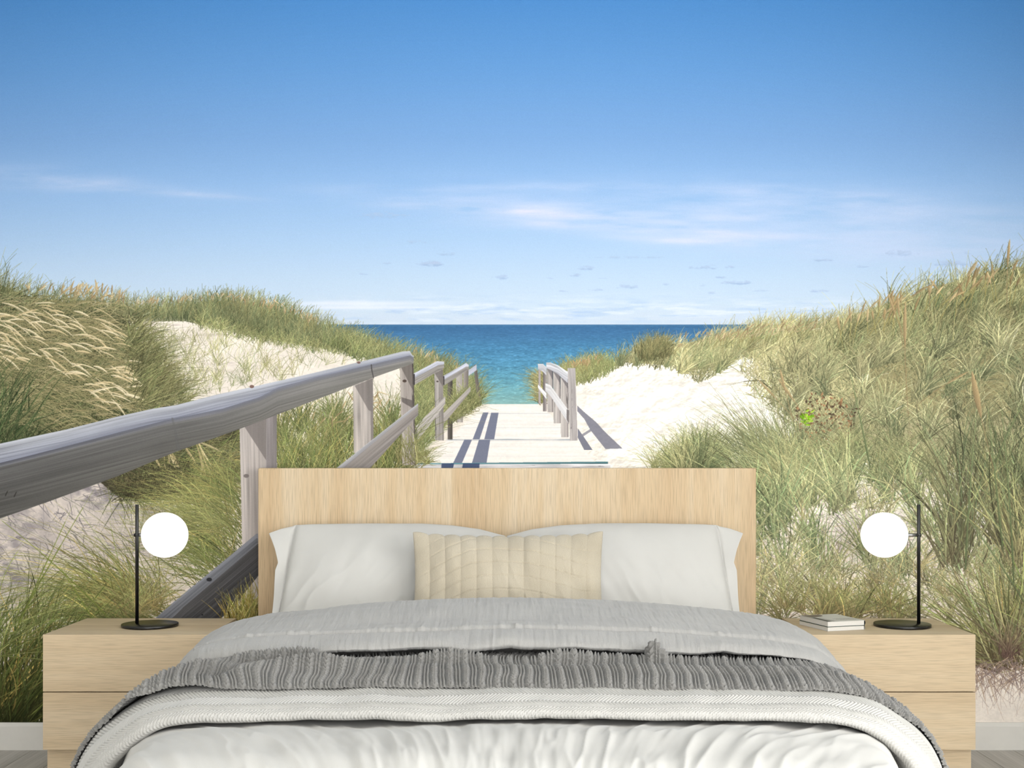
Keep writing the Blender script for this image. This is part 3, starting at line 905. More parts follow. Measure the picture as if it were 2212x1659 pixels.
    strip([(938, 805), (940, 949)], [(957, 797), (959, 951)], W1, W2, vertical=True, gl=70, gw=3, cracks=.1, seed=29)
    poly([(939, 806), (957, 798), (957, 836)], (112, 106, 104), .75)
    strip([(895, 922), (930, 889), (961.6, 856)], [(898, 957), (932, 914), (961.6, 873)], (184, 178, 174), W1, gl=70, gw=3, seed=30)
    poly([(894, 922), (900, 922), (902, 953), (896, 958)], (116, 110, 108))
    strip([(893, 807), (944, 780), (958, 781)], [(893, 819), (946, 790), (959, 788)], TOPC, TOPS, gl=50, gw=3, seed=31)
    strip([(893, 818), (946, 789), (959, 787)], [(893, 833), (946, 802), (959, 795)], SIDE, gl=50, gw=3, seed=32)
    poly([(891, 807), (896, 808), (896, 832), (891, 830)], (60, 57, 60))

    # grass between the near posts
    gmid = [(600, 900), (690, 870), (763, 850), (862, 820), (868, 1000), (800, 1020), (600, 1090)]
    grass([(590, 930), (760, 900), (880, 900), (880, 1060), (590, 1100)], 2000, 100, HP - .05, .36, .05, .22, .12, 1.5, GB + GL, (80, 84, 52), tipmix=.6, clump=40)
    grass([(600, 1000), (870, 960), (870, 1080), (600, 1120)], 900, 110, HP, .35, .05, .25, .1, 1.7, GB, (66, 70, 42), tipmix=.5)
    heads([(620, 880), (760, 870), (860, 840), (860, 900), (700, 930)], 26, 26, HP - .5, .6, 50, 2.4, TAN)
    grass([(870, 985), (915, 975), (930, 1000), (880, 1015)], 340, 34, HP, .7, 0, .4, .25, 1.1, GY, (120, 112, 74), clump=30)
    # third post
    strip([(863.5, 790), (869, 1004)], [(893, 780), (897, 1003)], (172, 164, 158), (152, 144, 140), vertical=True, gl=80, gw=4, cracks=.1, seed=33)
    poly([(866, 793), (893, 783), (893, 846)], (104, 98, 94), .75)
    poly([(867, 858), (895, 866), (895, 884), (868, 868)], (92, 86, 84), .7)
    strip([(890, 784), (896, 1003)], [(893, 784), (898, 1003)], (90, 84, 82), vertical=True, seed=34)
    grass([(866, 960), (898, 960), (900, 1010), (866, 1010)], 90, 70, HP, .5, 0, .3, .15, 1.2, [(190, 176, 128), (150, 150, 92)], (110, 100, 70))
    # second post (behind the lower rail, in front of the grass)
    strip([(762.6, 832), (764, 978)], [(805, 816), (806.5, 946)], (186, 178, 172), (160, 153, 149), vertical=True, gl=90, gw=4, cracks=.1, seed=39)
    poly([(766, 833), (805, 818), (805, 890), (796, 886)], (118, 112, 110), .72)
    poly([(800, 818), (806, 818), (807, 947), (801, 952)], (128, 121, 119), .7)

    # lower rail, first bay
    strip([(300, 1368), (377, 1298), (554, 1153), (727, 1011), (902, 872)], [(330, 1368), (418, 1296), (560, 1175), (742, 1011), (903, 878)], (178, 178, 184), (158, 156, 160), gl=160, gw=2.4, grain=.12, seed=35)
    strip([(330, 1368), (418, 1296), (560, 1175), (742, 1011), (903, 877)], [(440, 1368), (520, 1300), (600, 1190), (800, 1011), (903, 897)], (150, 144, 140), (138, 132, 130), gl=170, gw=2.6, grain=.12, cracks=.05, seed=36)
    # ---- lower left: arching blades over sand ------------------------------------------------
    n = 1300
    q = in_poly([(-340, 1100), (120, 1060), (330, 1000), (420, 1120), (300, 1330), (-340, 1400)], n)
    cc = np.array([(150, 144, 142), (126, 120, 122), (170, 162, 156)], np.float32)[rs.randint(0, 3, n)]
    strokes(q[:, 0], q[:, 1], rs.uniform(15, 60, n), rs.normal(-.7, .5, n), rs.normal(0, .2, n), rs.normal(0, .2, n), rs.uniform(.8, 2.2, n), cc, cc * 1.1)
    # dark thicket right under the rail
    poly([(215, 1040), (300, 1000), (420, 950), (520, 925), (520, 1010), (430, 1060), (330, 1085), (250, 1070)], (58, 54, 40), .9)
    grass([(230, 1050), (330, 1000), (440, 950), (520, 925), (525, 1040), (420, 1075), (260, 1085)], 1700, 80, .2, .8, .05, .4, .4, 1.3, GL + GB + [(200, 184, 140)], (44, 42, 30), tipmix=.7, darkroot=.5)
    heads([(320, 980), (430, 950), (440, 1000), (330, 1030)], 16, 46, -1.1, .3, 30, 4.0, [(218, 200, 158), (200, 182, 138)], droop=.1)
    grass([(250, 1050), (400, 1000), (420, 1060), (260, 1085)], 500, 50, 2.4, .8, 0, .3, .1, 1.3, [(70, 62, 46), (96, 84, 60), (52, 46, 36)], (36, 32, 26))
    # blades fanning left from the post's foot, curving over
    grass([(430, 1180), (520, 1120), (530, 1230), (440, 1270)], 430, 190, HP + .75, .36, -.1, .28, .25, 1.4, GB, (92, 92, 58), tipmix=.5, tip=(210, 190, 120))
    grass([(420, 1080), (525, 1020), (528, 1150), (430, 1160)], 520, 140, HP + .9, .44, -.15, .32, .3, 1.3, GB, (100, 98, 64), tipmix=.6, tip=(210, 190, 120))
    # bottom left big tussock
    grass([(250, 1290), (320, 1270), (345, 1310), (280, 1345)], 330, 270, HP + .95, .46, -.22, .28, .36, 1.7, GB, (84, 80, 50), tipmix=.5, tip=(214, 186, 112), darkroot=.45)
    grass([(230, 1330), (320, 1300), (340, 1340), (200, 1360)], 330, 190, HP + 1.0, .45, -.2, .3, .3, 1.9, GB, (70, 66, 40), tipmix=.4, tip=(214, 180, 104))
    grass([(280, 1300), (350, 1290), (350, 1320), (280, 1330)], 260, 90, HP, .7, .2, .4, .15, 1.3, GB, (110, 92, 66), tipmix=.6)
    # stems at the nightstand's outer side
    SD = [(72, 84, 36), (92, 104, 46), (116, 122, 58), (52, 60, 28), (140, 128, 66), (196, 150, 84)]
    grass([(-340, 1575), (95, 1560), (95, 1590), (-340, 1590)], 330, 310, HP - .25, .22, .08, .2, .06, 3.6, SD, (34, 34, 16), tipmix=.4, darkroot=.75, clump=26)
    grass([(-80, 1570), (70, 1565), (80, 1592), (-80, 1592)], 230, 250, HP - .3, .3, .1, .25, .08, 3.4, SD, (26, 26, 14), tipmix=.3, darkroot=.85)
    grass([(-340, 1330), (90, 1330), (90, 1420), (-340, 1420)], 420, 170, HP - .6, .5, .1, .4, .15, 1.8, GB, (70, 74, 36), tipmix=.5)
    for bx, by, l, a, b in [(35, 1360, 300, HP - .42, .0), (230, 1330, 330, HP + .75, -.12), (205, 1345, 160, HP + .55, 0), (40, 1345, 330, HP - .48, .03)]:
        one = np.ones(1)
        c = np.array([(120, 132, 66)], np.float32)
        strokes(one * bx, one * by, one * l, one * a, one * b, one * .02, one * 3.4, c * .85, c * 1.1)
    # ---- near mound, upper left --------------------------------------------------------------
    mound = [(-340, 640), (0, 650), (60, 660), (140, 668), (220, 675), (270, 690), (300, 720), (335, 790), (375, 845), (400, 885), (300, 930), (0, 1000), (-340, 1040)]
    poly([(-340, 590), (0, 615), (60, 640), (140, 652), (220, 662), (270, 684), (300, 730), (335, 800), (370, 850), (380, 890), (0, 990), (-340, 1040)], (88, 88, 60), .95)
    grass([(-340, 640), (0, 632), (60, 646), (140, 655), (240, 668), (285, 690), (-340, 720)], 2600, 56, HP - .1, .42, .12, .25, .1, 1.3, GL + GF, (70, 74, 52), tipmix=.6)
    heads([(50, 628), (130, 628), (200, 622), (260, 645), (270, 662), (150, 645)], 70, 24, HP - .3, .4, 30, 2.8, TAN)
    grass([(-340, 620), (-10, 630), (22, 660), (15, 720), (-340, 740)], 800, 100, HP - .2, .3, .1, .2, .08, 1.6, GL, (56, 64, 46))
    grass(mound, 9000, 66, HP - .75, .65, .12, .4, .28, 1.45, GL + [(96, 108, 76), (84, 98, 68), (168, 158, 116), (192, 180, 138)], (38, 40, 28), tipmix=.7, tip=(222, 208, 164), darkroot=.7)
    grass([(-340, 820), (0, 800), (180, 800), (300, 860), (330, 900), (0, 985), (-340, 1030)], 3000, 90, HP - .35, .6, .1, .4, .2, 1.5, GL + [(96, 108, 66), (74, 88, 60)], (38, 42, 28), tipmix=.5)
    # wind-combed bright stems, arching to the right and down
    q = in_poly([(-120, 650), (80, 640), (200, 660), (240, 760), (330, 880), (120, 930), (-120, 900)], 1000)
    n = len(q)
    q = q[np.argsort(q[:, 1])]
    c = np.array([(186, 172, 128), (170, 160, 116), (204, 190, 148), (150, 146, 104)], np.float32)[rs.randint(0, 4, n)]
    strokes(q[:, 0], q[:, 1], rs.uniform(70, 150, n), rs.normal(.35, .18, n), rs.normal(0, .06, n), rs.uniform(.35, .75, n), rs.uniform(.8, 1.5, n), c * .8, c)
    q = in_poly([(-60, 660), (60, 650), (200, 662), (255, 720), (290, 850), (200, 880), (100, 790), (-60, 760)], 135)
    n = len(q)
    q = q[np.argsort(q[:, 1])]
    c = np.array([(226, 210, 172), (214, 196, 154), (232, 218, 184)], np.float32)[rs.randint(0, 3, n)]
    strokes(q[:, 0], q[:, 1], rs.uniform(28, 60, n), rs.normal(-.12, .28, n), np.zeros(n), rs.uniform(.15, .5, n), rs.uniform(2.2, 4.4, n), c * .92, c, spindle=True, rough=.3)
    grass([(-340, 900), (-40, 860), (40, 860), (40, 980), (-340, 1040)], 700, 130, HP - .3, .35, .1, .2, .1, 2.0, [(88, 104, 66), (70, 86, 56)], (36, 44, 30))
    grass([(290, 690), (330, 760), (390, 850), (400, 880), (300, 880), (270, 720)], 900, 62, .75, .4, .1, .3, .15, 1.3, GL + GY, (72, 70, 48), tipmix=.6)

    # ---- big first post and top rail on the left ------------------------------------------------
    strip([(517.5, 922), (523, 1180), (525, 1562)], [(576, 900), (576, 1562)], (186, 178, 174), (176, 168, 164), vertical=True, gl=170, gw=3.4, grain=.11, cracks=.05, seed=41)
    poly([(527, 920), (576, 902), (576, 996)], (120, 114, 112), .8)
    strip([(575, 900), (575, 1562)], [(598, 893), (598, 1562)], (146, 140, 140), (132, 126, 126), vertical=True, gl=110, gw=5, grain=.12, seed=42)
    strip([(300, 1368), (355, 1318), (554, 1153)], [(340, 1368), (398, 1310), (557, 1176)], (136, 138, 146), (112, 114, 120), gl=150, gw=2.6, grain=.18, seed=37)
    strip([(340, 1368), (398, 1310), (557, 1175)], [(440, 1368), (506, 1310), (600, 1190)], (84, 83, 84), (66, 65, 67), gl=160, gw=3, grain=.16, cracks=.06, seed=38)
    # stalks between headboard and lower rail
    grass([(496, 1345), (560, 1310), (560, 1362), (490, 1370)], 260, 74, HP, .3, 0, .2, .08, 2.4, [(150, 128, 62), (176, 140, 70), (120, 118, 52), (196, 176, 110)], (80, 60, 34))

    top = [(-340, 1040), (0, 958), (142, 928), (253, 900), (329, 883), (380, 875), (470, 852), (548, 835), (680, 805), (776, 782), (870, 759), (885, 758), (891, 768)]
    mid_ = [(-340, 1088), (0, 1000), (76, 981), (253, 935), (354, 909), (481, 883), (560, 858), (577, 850), (600, 838), (686, 814), (800, 788), (886, 768), (893, 772)]
    bot = [(-340, 1240), (0, 1120), (101, 1085), (253, 1029), (380, 976), (506, 931), (598, 896), (765, 832), (805, 816), (893, 785)]
    strip(mid_, bot, (136, 135, 135), (120, 118, 114), gl=210, gw=2.6, grain=.10, cracks=.03, seed=43, ug=((-340, 0, 350, 700, 900), (.70, .74, .82, 1.02, 1.1)))
    strip(top, mid_, (200, 203, 212), (146, 150, 166), gl=190, gw=2.6, grain=.11, cracks=.02, seed=44, ug=((-340, 0, 500, 900), (.9, .92, .97, 1.0)))
    strip(mid_, [(x, y + 9) for x, y in mid_], (106, 110, 130), (128, 128, 134), gl=200, gw=3, grain=.16, alpha=.6, seed=45)
    # saw cut, knot and bolts on the rail
    strip([(370, 902), (376, 930), (382, 972)], [(374, 902), (381, 930), (389, 968)], (92, 92, 92), vertical=True, alpha=.5, seed=46)
    strip([(801, 787), (802, 800), (806, 817)], [(803, 787), (804.5, 800), (808, 817)], (70, 68, 68), vertical=True, seed=47)
    one = np.ones(1)
    for x, y in [(11, 1066), (30, 1068)]:
        strokes(one * x, one * (y + 6), one * 14, one * 1.1, one * 0, one * 0, one * 3, np.array([(52, 50, 48)], np.float32), np.array([(60, 58, 56)], np.float32), spindle=True)
    for x, y, r, c in [(544, 835, 5, (112, 84, 76)), (775, 783, 4, (112, 84, 76)), (874, 823, 4.5, (70, 58, 52)), (945, 824, 2.5, (60, 52, 48)), (452, 1252, 6, (40, 40, 42)), (437, 1328, 2, (28, 28, 30)),
                       (532, 1028, 6, (120, 112, 110))]:
        th = np.linspace(0, 6.283, 14)[:-1]
        poly([(x + r * math.cos(t_), y + r * .7 * math.sin(t_)) for t_ in th], c, .85)

    # ---- resolve -------------------------------------------------------------------------------
    out = np.zeros((H, W, 3), np.float32)
    for j in range(SS):
        for i in range(SS):
            out += unpack(cv[j::SS, i::SS])
    out /= SS * SS
    # fine random grain, even over the whole print
    out += (rs.normal(0, 1.6, (H, W, 1))).astype(np.float32)
    return np.clip(out, 0, 255)

# ---------------------------------------------------------------------------
# room shell
# ---------------------------------------------------------------------------
T = .12
wall_back = add('wall_back', box_mesh('wall_back', ROOM_L - T, ROOM_R + T, .004, T, 0, ROOM_H, WHITE_PAINT))
tag(wall_back, 'bedroom end wall behind the printed beach mural', kind='structure')
wall_left = add('wall_left', box_mesh('wall_left', ROOM_L - T, ROOM_L, ROOM_BACK, .0, 0, ROOM_H, WHITE_PAINT))
tag(wall_left, 'plain white side wall left of the bed', kind='structure')


def wall_with_opening(name, axis, c0, c1, lo, hi, o0, o1, oz0, oz1):
    """wall slab between c0..c1 (thickness) running lo..hi, with one window opening"""
    v, f = [], []

    def slab(a0, a1, z0, z1):
        b = len(v)
        for z in (z0, z1):
            for t in (c0, c1):
                for a in (a0, a1):
                    v.append((t, a, z) if axis == 'Y' else (a, t, z))
        f.extend([tuple(b + i for i in q) for q in [(0, 2, 3, 1), (4, 5, 7, 6), (0, 1, 5, 4), (2, 6, 7, 3), (0, 4, 6, 2), (1, 3, 7, 5)]])
    slab(lo, o0, 0, ROOM_H)
    slab(o1, hi, 0, ROOM_H)
    slab(o0, o1, 0, oz0)
    slab(o0, o1, oz1, ROOM_H)
    me = mesh_from(name, v, f, WHITE_PAINT)
    import bmesh
    bm = bmesh.new()
    bm.from_mesh(me)
    bmesh.ops.recalc_face_normals(bm, faces=bm.faces)
    bm.to_mesh(me)
    bm.free()
    return add(name, me)


wall_right = wall_with_opening('wall_right', 'Y', ROOM_R, ROOM_R + T, ROOM_BACK, 0, -5.2, -2.2, .3, 2.4)
tag(wall_right, 'white side wall with a window right of the bed', kind='structure')
wall_front = wall_with_opening('wall_front', 'X', ROOM_BACK - T, ROOM_BACK, ROOM_L - T, ROOM_R + T, -1.15, 2.25, .2, 2.6)
tag(wall_front, 'white wall with wide glazing behind the viewer', kind='structure')
ceiling = add('ceiling', box_mesh('ceiling', ROOM_L - T, ROOM_R + T, ROOM_BACK - T, T, ROOM_H, ROOM_H + .1, CEIL_PAINT))
tag(ceiling, 'flat white ceiling', kind='structure')


def window(name, axis, c, o0, o1, z0, z1, n):
    w = empty(name, (0, 0, 0))
    tag(w, 'white framed window letting in daylight', kind='structure')

    def bar(nm, a0, a1, za, zb):
        if axis == 'Y':
            me = box_mesh(nm, c - .03, c + .03, a0, a1, za, zb, TRIM_PAINT, .004)
        else:
            me = box_mesh(nm, a0, a1, c - .03, c + .03, za, zb, TRIM_PAINT, .004)
        add(nm, me, w)
    bar('window_frame', o0, o1, z0, z0 + .05)
    bar('window_frame', o0, o1, z1 - .05, z1)
    bar('window_frame', o0, o0 + .05, z0 + .05, z1 - .05)
    bar('window_frame', o1 - .05, o1, z0 + .05, z1 - .05)
    for k in range(1, n):
        a = o0 + (o1 - o0) * k / n
        bar('mullion', a - .025, a + .025, z0 + .05, z1 - .05)
    return w


window('window_1', 'Y', ROOM_R + .05, -5.2, -2.2, .3, 2.4, 3)
window('window_2', 'X', ROOM_BACK - .05, -1.15, 2.25, .2, 2.6, 3)

# skirting along the mural wall: plain board with a chamfered top edge
prof = [(0.0, 0.0), (-.016, 0.0), (-.016, .084), (-.008, .096), (0.0, .096)]
vv = [(x, y, z) for x in (ROOM_L, ROOM_R) for (y, z) in prof]
ff = [(i, i + 1, i + 6, i + 5) for i in range(4)] + [(4, 0, 5, 9), (4, 3, 2, 1, 0), (5, 6, 7, 8, 9)]
bb = add('baseboard_back', mesh_from('baseboard_back', vv, ff, TRIM_PAINT))
tag(bb, 'light grey skirting board under the mural', kind='structure')

# floor: slab with grey boards laid towards the mural wall
floor = add('floor', box_mesh('floor', ROOM_L - T, ROOM_R + T, ROOM_BACK - T, T, -.12, -.012, GAP))
tag(floor, 'grey wooden board floor', kind='structure')
PW = .1343
plank_me = {}
rsf = np.random.RandomState(3)
col_i = 0
x = -1.6975 - PW * 5
while x < ROOM_R - .02:
    xa, xb = max(x, ROOM_L), min(x + PW, ROOM_R)
    w = xb - xa
    ys = [0.0]
    yy = -.35 - 1.1 * rsf.random()
    while yy > ROOM_BACK + .25:
        ys.append(yy)
        yy -= 1.4
    ys.append(ROOM_BACK)
    for k in range(len(ys) - 1):
        ln = ys[k] - ys[k + 1]
        key = (round(w, 3), round(ln, 3))
        if key not in plank_me:
            plank_me[key] = box_mesh('plank', .0009, w - .0009, -ln + .0009, -.0009, -.012, 0, FLOOR_WOOD, .0008)
        p = add('plank', plank_me[key], floor)
        p.location = (xa, ys[k], 0)
    x += PW
    col_i += 1

# ---------------------------------------------------------------------------
# the mural print
# ---------------------------------------------------------------------------
print_px = paint_mural()
ph, pw = print_px.shape[:2]
rgba = np.ones((ph, pw, 4), np.float32)
rgba[..., :3] = print_px[::-1] / 255.0
mural_img = bpy.data.images.new('mural_print', pw, ph, alpha=False, float_buffer=False)
mural_img.pixels.foreach_set(rgba.reshape(-1))
mural_img.update()
mural_img.pack()
del rgba

mm, nt, b = new_mat('printed_wallpaper')
tx = node(nt, 'ShaderNodeTexImage')
tx.image = mural_img
tx.extension = 'EXTEND'
uvn = node(nt, 'ShaderNodeUVMap')
nt.links.new(uvn.outputs[0], tx.inputs['Vector'])
nt.links.new(tx.outputs['Color'], b.inputs['Base Color'])
b.inputs['Roughness'].default_value = .95
b.inputs['Specular IOR Level'].default_value = .05
PX = 2600.0 / 4.3                      # print units per metre


def wx(px):
    return (px - 1100.0) / PX


def wz(py):
    return 1.029 - (py - 996.0) / PX


mx0, mx1, mz0, mz1 = wx(MX0), wx(MX1), .09, wz(MY0)
mx0, mx1 = max(mx0, ROOM_L), min(mx1, ROOM_R)
v = [(mx0, 0, mz0), (mx1, 0, mz0), (mx1, 0, min(mz1, ROOM_H)), (mx0, 0, min(mz1, ROOM_H))]
me = mesh_from('wall_mural', v + [(a, .004, c) for a, _, c in v], [(0, 1, 2, 3), (5, 4, 7, 6), (0, 4, 5, 1), (1, 5, 6, 2), (2, 6, 7, 3), (3, 7, 4, 0)], mm)
ul = me.uv_layers.new(name='UVMap')
for lp in me.loops:
    c = me.vertices[lp.vertex_index].co
    ul.data[lp.index].uv = ((c.x * PX + 1100 - MX0) / pw, 1 - ((1.029 - c.z) * PX + 996 - MY0) / ph)
mural = add('wall_mural', me)
tag(mural, 'wall-wide printed mural of a boardwalk through grassy dunes to the sea', 'mural')

# ---------------------------------------------------------------------------
# bed frame
# ---------------------------------------------------------------------------
bed = empty('bed', (0, 0, 0))
tag(bed, 'pale oak bed with a tall plain headboard', 'bed')
add('headboard', box_mesh('headboard', -.8834, .8688, -.07, -.02, .0, 1.0046, OAK_V, .007), bed)
for s in (-1, 1):
    add('side_rail', box_mesh('side_rail', s * .80 if s < 0 else .775, -.775 if s < 0 else .80, -2.07, -.07, .10, .36, OAK_Y, .003), bed)
add('footboard', box_mesh('footboard', -.80, .80, -2.095, -2.07, .10, .36, OAK_H, .003), bed)
for s in (-1, 1):
    add('leg', box_mesh('leg', s * .79 - .03 * (s > 0), s * .79 + .03 * (s < 0), -2.06, -2.00, 0, .10, OAK_H, .003), bed)
SHEET = cloth_mat('white_cotton', (196, 195, 191), (204, 203, 199), 700, 700, 5, .12, .1)
mattress = add('mattress', box_mesh('mattress', -.77, .77, -2.06, -.08, .16, .425, simple_mat('mattress_ticking', (230, 229, 225), rough=.9), .03))
tag(mattress, 'white mattress beneath the bedding', 'mattress')


# ---------------------------------------------------------------------------
# nightstands
# ---------------------------------------------------------------------------
def nightstand(label, cx):
    n = empty('nightstand', (cx, 0, 0))
    tag(n, label, 'nightstand', 'oak nightstands beside the bed')
    h, hw, d = .470, .266, .424
    add('top', box_mesh('top', -hw, hw, -d + .0185, -.018, h - .022, h, OAK_H, .0012), n)
    for s in (-1, 1):
        a, b_ = (-hw, -hw + .02) if s < 0 else (hw - .02, hw)
        add('side_panel', box_mesh('side_panel', a, b_, -d + .0185, -.018, .0988, h - .022, OAK_Y, .001), n)
    add('back_panel', box_mesh('back_panel', -hw + .02, hw - .02, -.026, -.018, .0988, h - .022, OAK_H), n)
    add('bottom_panel', box_mesh('bottom_panel', -hw + .02, hw - .02, -d + .0185, -.026, .0988, .115, OAK_H), n)
    add('drawer_front', box_mesh('drawer_front', -hw, hw, -d, -d + .0178, .2865, h, OAK_H, .0014), n)
    add('drawer_front', box_mesh('drawer_front', -hw, hw, -d, -d + .0178, .0988, .2835, OAK_H, .0014), n)
    add('drawer_box', box_mesh('drawer_box', -hw + .025, hw - .025, -d + .018, -.04, .125, h - .03, OAK_Y), n)
    add('plinth', box_mesh('plinth', -hw + .003, hw - .003, -d + .03, -.03, 0, .0985, OAK_H, .001), n)
    return n


nightstand('oak two-drawer nightstand with only a lamp on it, left of the bed', -1.236)
nightstand('oak two-drawer nightstand carrying books and a lamp, right of the bed', 1.236)


# ---------------------------------------------------------------------------
# table lamps: disc foot, upright rod, short arm, opal globe
# ---------------------------------------------------------------------------
def lamp(label, base_x, pole_x, globe_x):
    l = empty('table_lamp', (base_x, -.227, .4702))
    tag(l, label, 'lamp', 'black globe lamps on the nightstands')
    px, gx = pole_x - base_x, globe_x - base_x
    sgn = 1 if gx > px else -1
    add('base', lathe_mesh('base', [(0, 0), (.0925, 0), (.0937, .0012), (.0937, .0088), (.0925, .010), (0, .010)], BLACK_METAL, 96), l)
    add('pole', lathe_mesh('pole', [(0, .009), (.0058, .009), (.0058, .4108), (.0052, .4118), (0, .4118)], BLACK_METAL, 24, cen=(px, 0, 0)), l)
    zc = .3085
    add('knob', lathe_mesh('knob', [(0, -.011), (.0045, -.0105), (.0062, -.008), (.0062, .006), (0, .006)] if sgn > 0 else [(0, -.006), (.0062, -.006), (.0062, .0062), (.0052, .0075), (0, .0075)],
                           BLACK_METAL, 24, axis='X', cen=(px, 0, zc)), l)
    x_in, x_out = px + sgn * .005, gx - sgn * .070
    lo, hi = min(x_in, x_out), max(x_in, x_out)
    add('arm', lathe_mesh('arm', [(0, lo), (.0056, lo), (.0056, hi), (0, hi)], STEEL, 24, axis='X', cen=(0, 0, zc)), l)
    th = np.linspace(0, math.pi, 40)
    add('globe', lathe_mesh('globe', [(.0775 * math.sin(t), -.0765 * math.cos(t)) for t in th], OPAL, 72, cen=(gx, 0, .3085)), l)
    return l


lamp('black rod lamp with a lit white globe, on the left nightstand', -1.2156, -1.2595, -1.1655)
lamp('black rod lamp with a lit white globe, beside the two books', 1.330, 1.3857, 1.269)


# ---------------------------------------------------------------------------
# two books
# ---------------------------------------------------------------------------
def book(label, z0, th, dx, dy, rz_extra, cover, spine, w=.141, d=.175):
    a = math.radians(17.8) + rz_extra
    bk = empty('book', (1.045 + dx, -.351 + dy, z0), a)
    tag(bk, label, 'book', 'books on the right nightstand')
    c = .0011
    add('pages', box_mesh('pages', .001, w - .003, .001, d - .001, c, th - c, PAGES), bk)
    cov = add('cover', box_mesh('cover', 0, w, 0, d, th - c, th, cover, .0003), bk)
    add('cover', box_mesh('cover', 0, w, 0, d, 0, c, spine, .0003), bk)
    # rounded spine on the right-hand long side
    ts = np.linspace(-math.pi / 2, math.pi / 2, 9)
    P = np.array([[(w - .003 + .0045 * math.cos(t), y, th / 2 + (th / 2 - .0002) * math.sin(t)) for t in ts] for y in (0.0, d)])
    Q = np.array([[(w - .0035 + .0033 * math.cos(t), y, th / 2 + (th / 2 - .0012) * math.sin(t)) for t in ts] for y in (0.0, d)])
    full = np.concatenate([P, Q[:, ::-1]], 1)
    add('spine', grid_mesh('spine', full, spine, close_u=True, smooth=False), bk)
    return bk, cov, th, w, d


b1 = book('lower of the two books, thin with pale pages and a green-edged cover', .4702, .0142, 0, 0, 0, COVER_G, COVER_W)
b2 = book('upper of the two books, pale cover with brown picture and grey lettering', .4845, .0168, .0, .0, math.radians(-.6), COVER_W, COVER_T)
# flat print on the upper cover
bk, cov, th, w, d = b2


def print_patch(pts, mat, name='cover_print'):
    me = mesh_from(name, [(x_, y_, th + .00012) for x_, y_ in pts], [tuple(range(len(pts)))], mat)
    add(name, me, cov)


print_patch([(.002, .172), (.004, .118), (.030, .118), (.050, .124), (.066, .136), (.072, .150), (.070, .172)], INK_BROWN)
print_patch([(.003, .006), (.020, .006), (.020, .112), (.003, .112)], INK_DARK)
print_patch([(.027, .008), (.033, .008), (.033, .100), (.027, .100)], INK_GREY)
for k, (yy, xs) in enumerate([(.045, (.062, .128)), (.058, (.058, .120)), (.032, (.070, .126))]):
    xx = xs[0]
    rsb = np.random.RandomState(20 + k)
    while xx < xs[1]:
        wl = .003 + .004 * rsb.random()
        print_patch([(xx, yy), (xx + wl, yy), (xx + wl, yy + .007), (xx, yy + .007)], INK_GREY, 'cover_lettering')
        xx += wl + .0022


# ---------------------------------------------------------------------------
# bedding: each cover is a draped sheet given by half cross-sections at several depths
# ---------------------------------------------------------------------------
def hermite(xs, ys, x):
    """monotone-ish cubic through points"""
    xs, ys = np.asarray(xs, float), np.asarray(ys, float)
    d = np.diff(ys, axis=0) / np.diff(xs)[(...,) + (None,) * (ys.ndim - 1)]
    m = np.empty_like(ys)
    m[0], m[-1] = d[0], d[-1]
    same = np.sign(d[:-1]) * np.sign(d[1:]) > 0
    m[1:-1] = np.where(same, 2 * d[:-1] * d[1:] / np.where(np.abs(d[:-1] + d[1:]) < 1e-9, 1, d[:-1] + d[1:]), 0)
    i = np.clip(np.searchsorted(xs, x) - 1, 0, len(xs) - 2)
    h = (xs[i + 1] - xs[i])
    t = (x - xs[i]) / h
    sh = (...,) + (None,) * (ys.ndim - 1)
    t, h = t[sh], h[sh]
    return ((2 * t ** 3 - 3 * t ** 2 + 1) * ys[i] + (t ** 3 - 2 * t ** 2 + t) * h * m[i] + (-2 * t ** 3 + 3 * t ** 2) * ys[i + 1] + (t ** 3 - t ** 2) * h * m[i + 1])


def half_profile(pts, n):
    """resample a half cross-section (x, z) to n points even in arclength; returns pts and arclength"""
    p = np.array(pts, float)
    ts = np.linspace(0, 1, len(p))
    q = np.stack([hermite(ts, p[:, k], np.linspace(0, 1, 900)) for k in (0, 1)], 1)
    s = np.concatenate([[0], np.cumsum(np.hypot(*np.diff(q, axis=0).T))])
    u = np.linspace(0, s[-1], n)
    return np.stack([np.interp(u, s, q[:, 0]), np.interp(u, s, q[:, 1])], 1), u


def sheet(stations, nu, nv):
    """stations: list of (s, dz, half profile).  Returns points (nv, 2nu-1, 3) and UV metres"""
    prof, lens = [], []
    for (s, dz, pts) in stations:
        q, u = half_profile(pts, nu)
        full = np.concatenate([q[::-1] * np.array([-1, 1]), q[1:]], 0)
        full = np.stack([full[:, 0], np.full(len(full), -s), full[:, 1] + dz], 1)
        prof.append(full)
        lens.append(u[-1])
    prof = np.array(prof)
    mid = prof[:, nu - 1, 1:]
    s = np.concatenate([[0], np.cumsum(np.hypot(*np.diff(mid, axis=0).T))])
    v = np.linspace(0, s[-1], nv)
    P = hermite(s, prof, v)
    U = np.linspace(-1, 1, 2 * nu - 1) * np.mean(lens)
    UV = np.stack(np.broadcast_arrays(U[None, :], v[:, None]), -1)
    return P, UV


def normals(P):
    du = np.gradient(P, axis=1)
    dv = np.gradient(P, axis=0)
    n = np.cross(dv, du)
    n /= np.linalg.norm(n, axis=-1, keepdims=True) + 1e-12
    n *= np.sign(np.mean(n[:, P.shape[1] // 2, 2]) + 1e-9)
    return n


# white duvet over the foot of the bed
wp = [(0, .450), (.25, .450), (.5, .448), (.66, .445), (.76, .439), (.825, .424), (.868, .395), (.890, .350), (.900, .29), (.905, .22), (.908, .12)]


def wprof(dz, sx=1.0):
    return [(x_ * sx, z_ + dz * (1 if z_ > .3 else max(0, (z_ - .1) / .2))) for x_, z_ in wp]


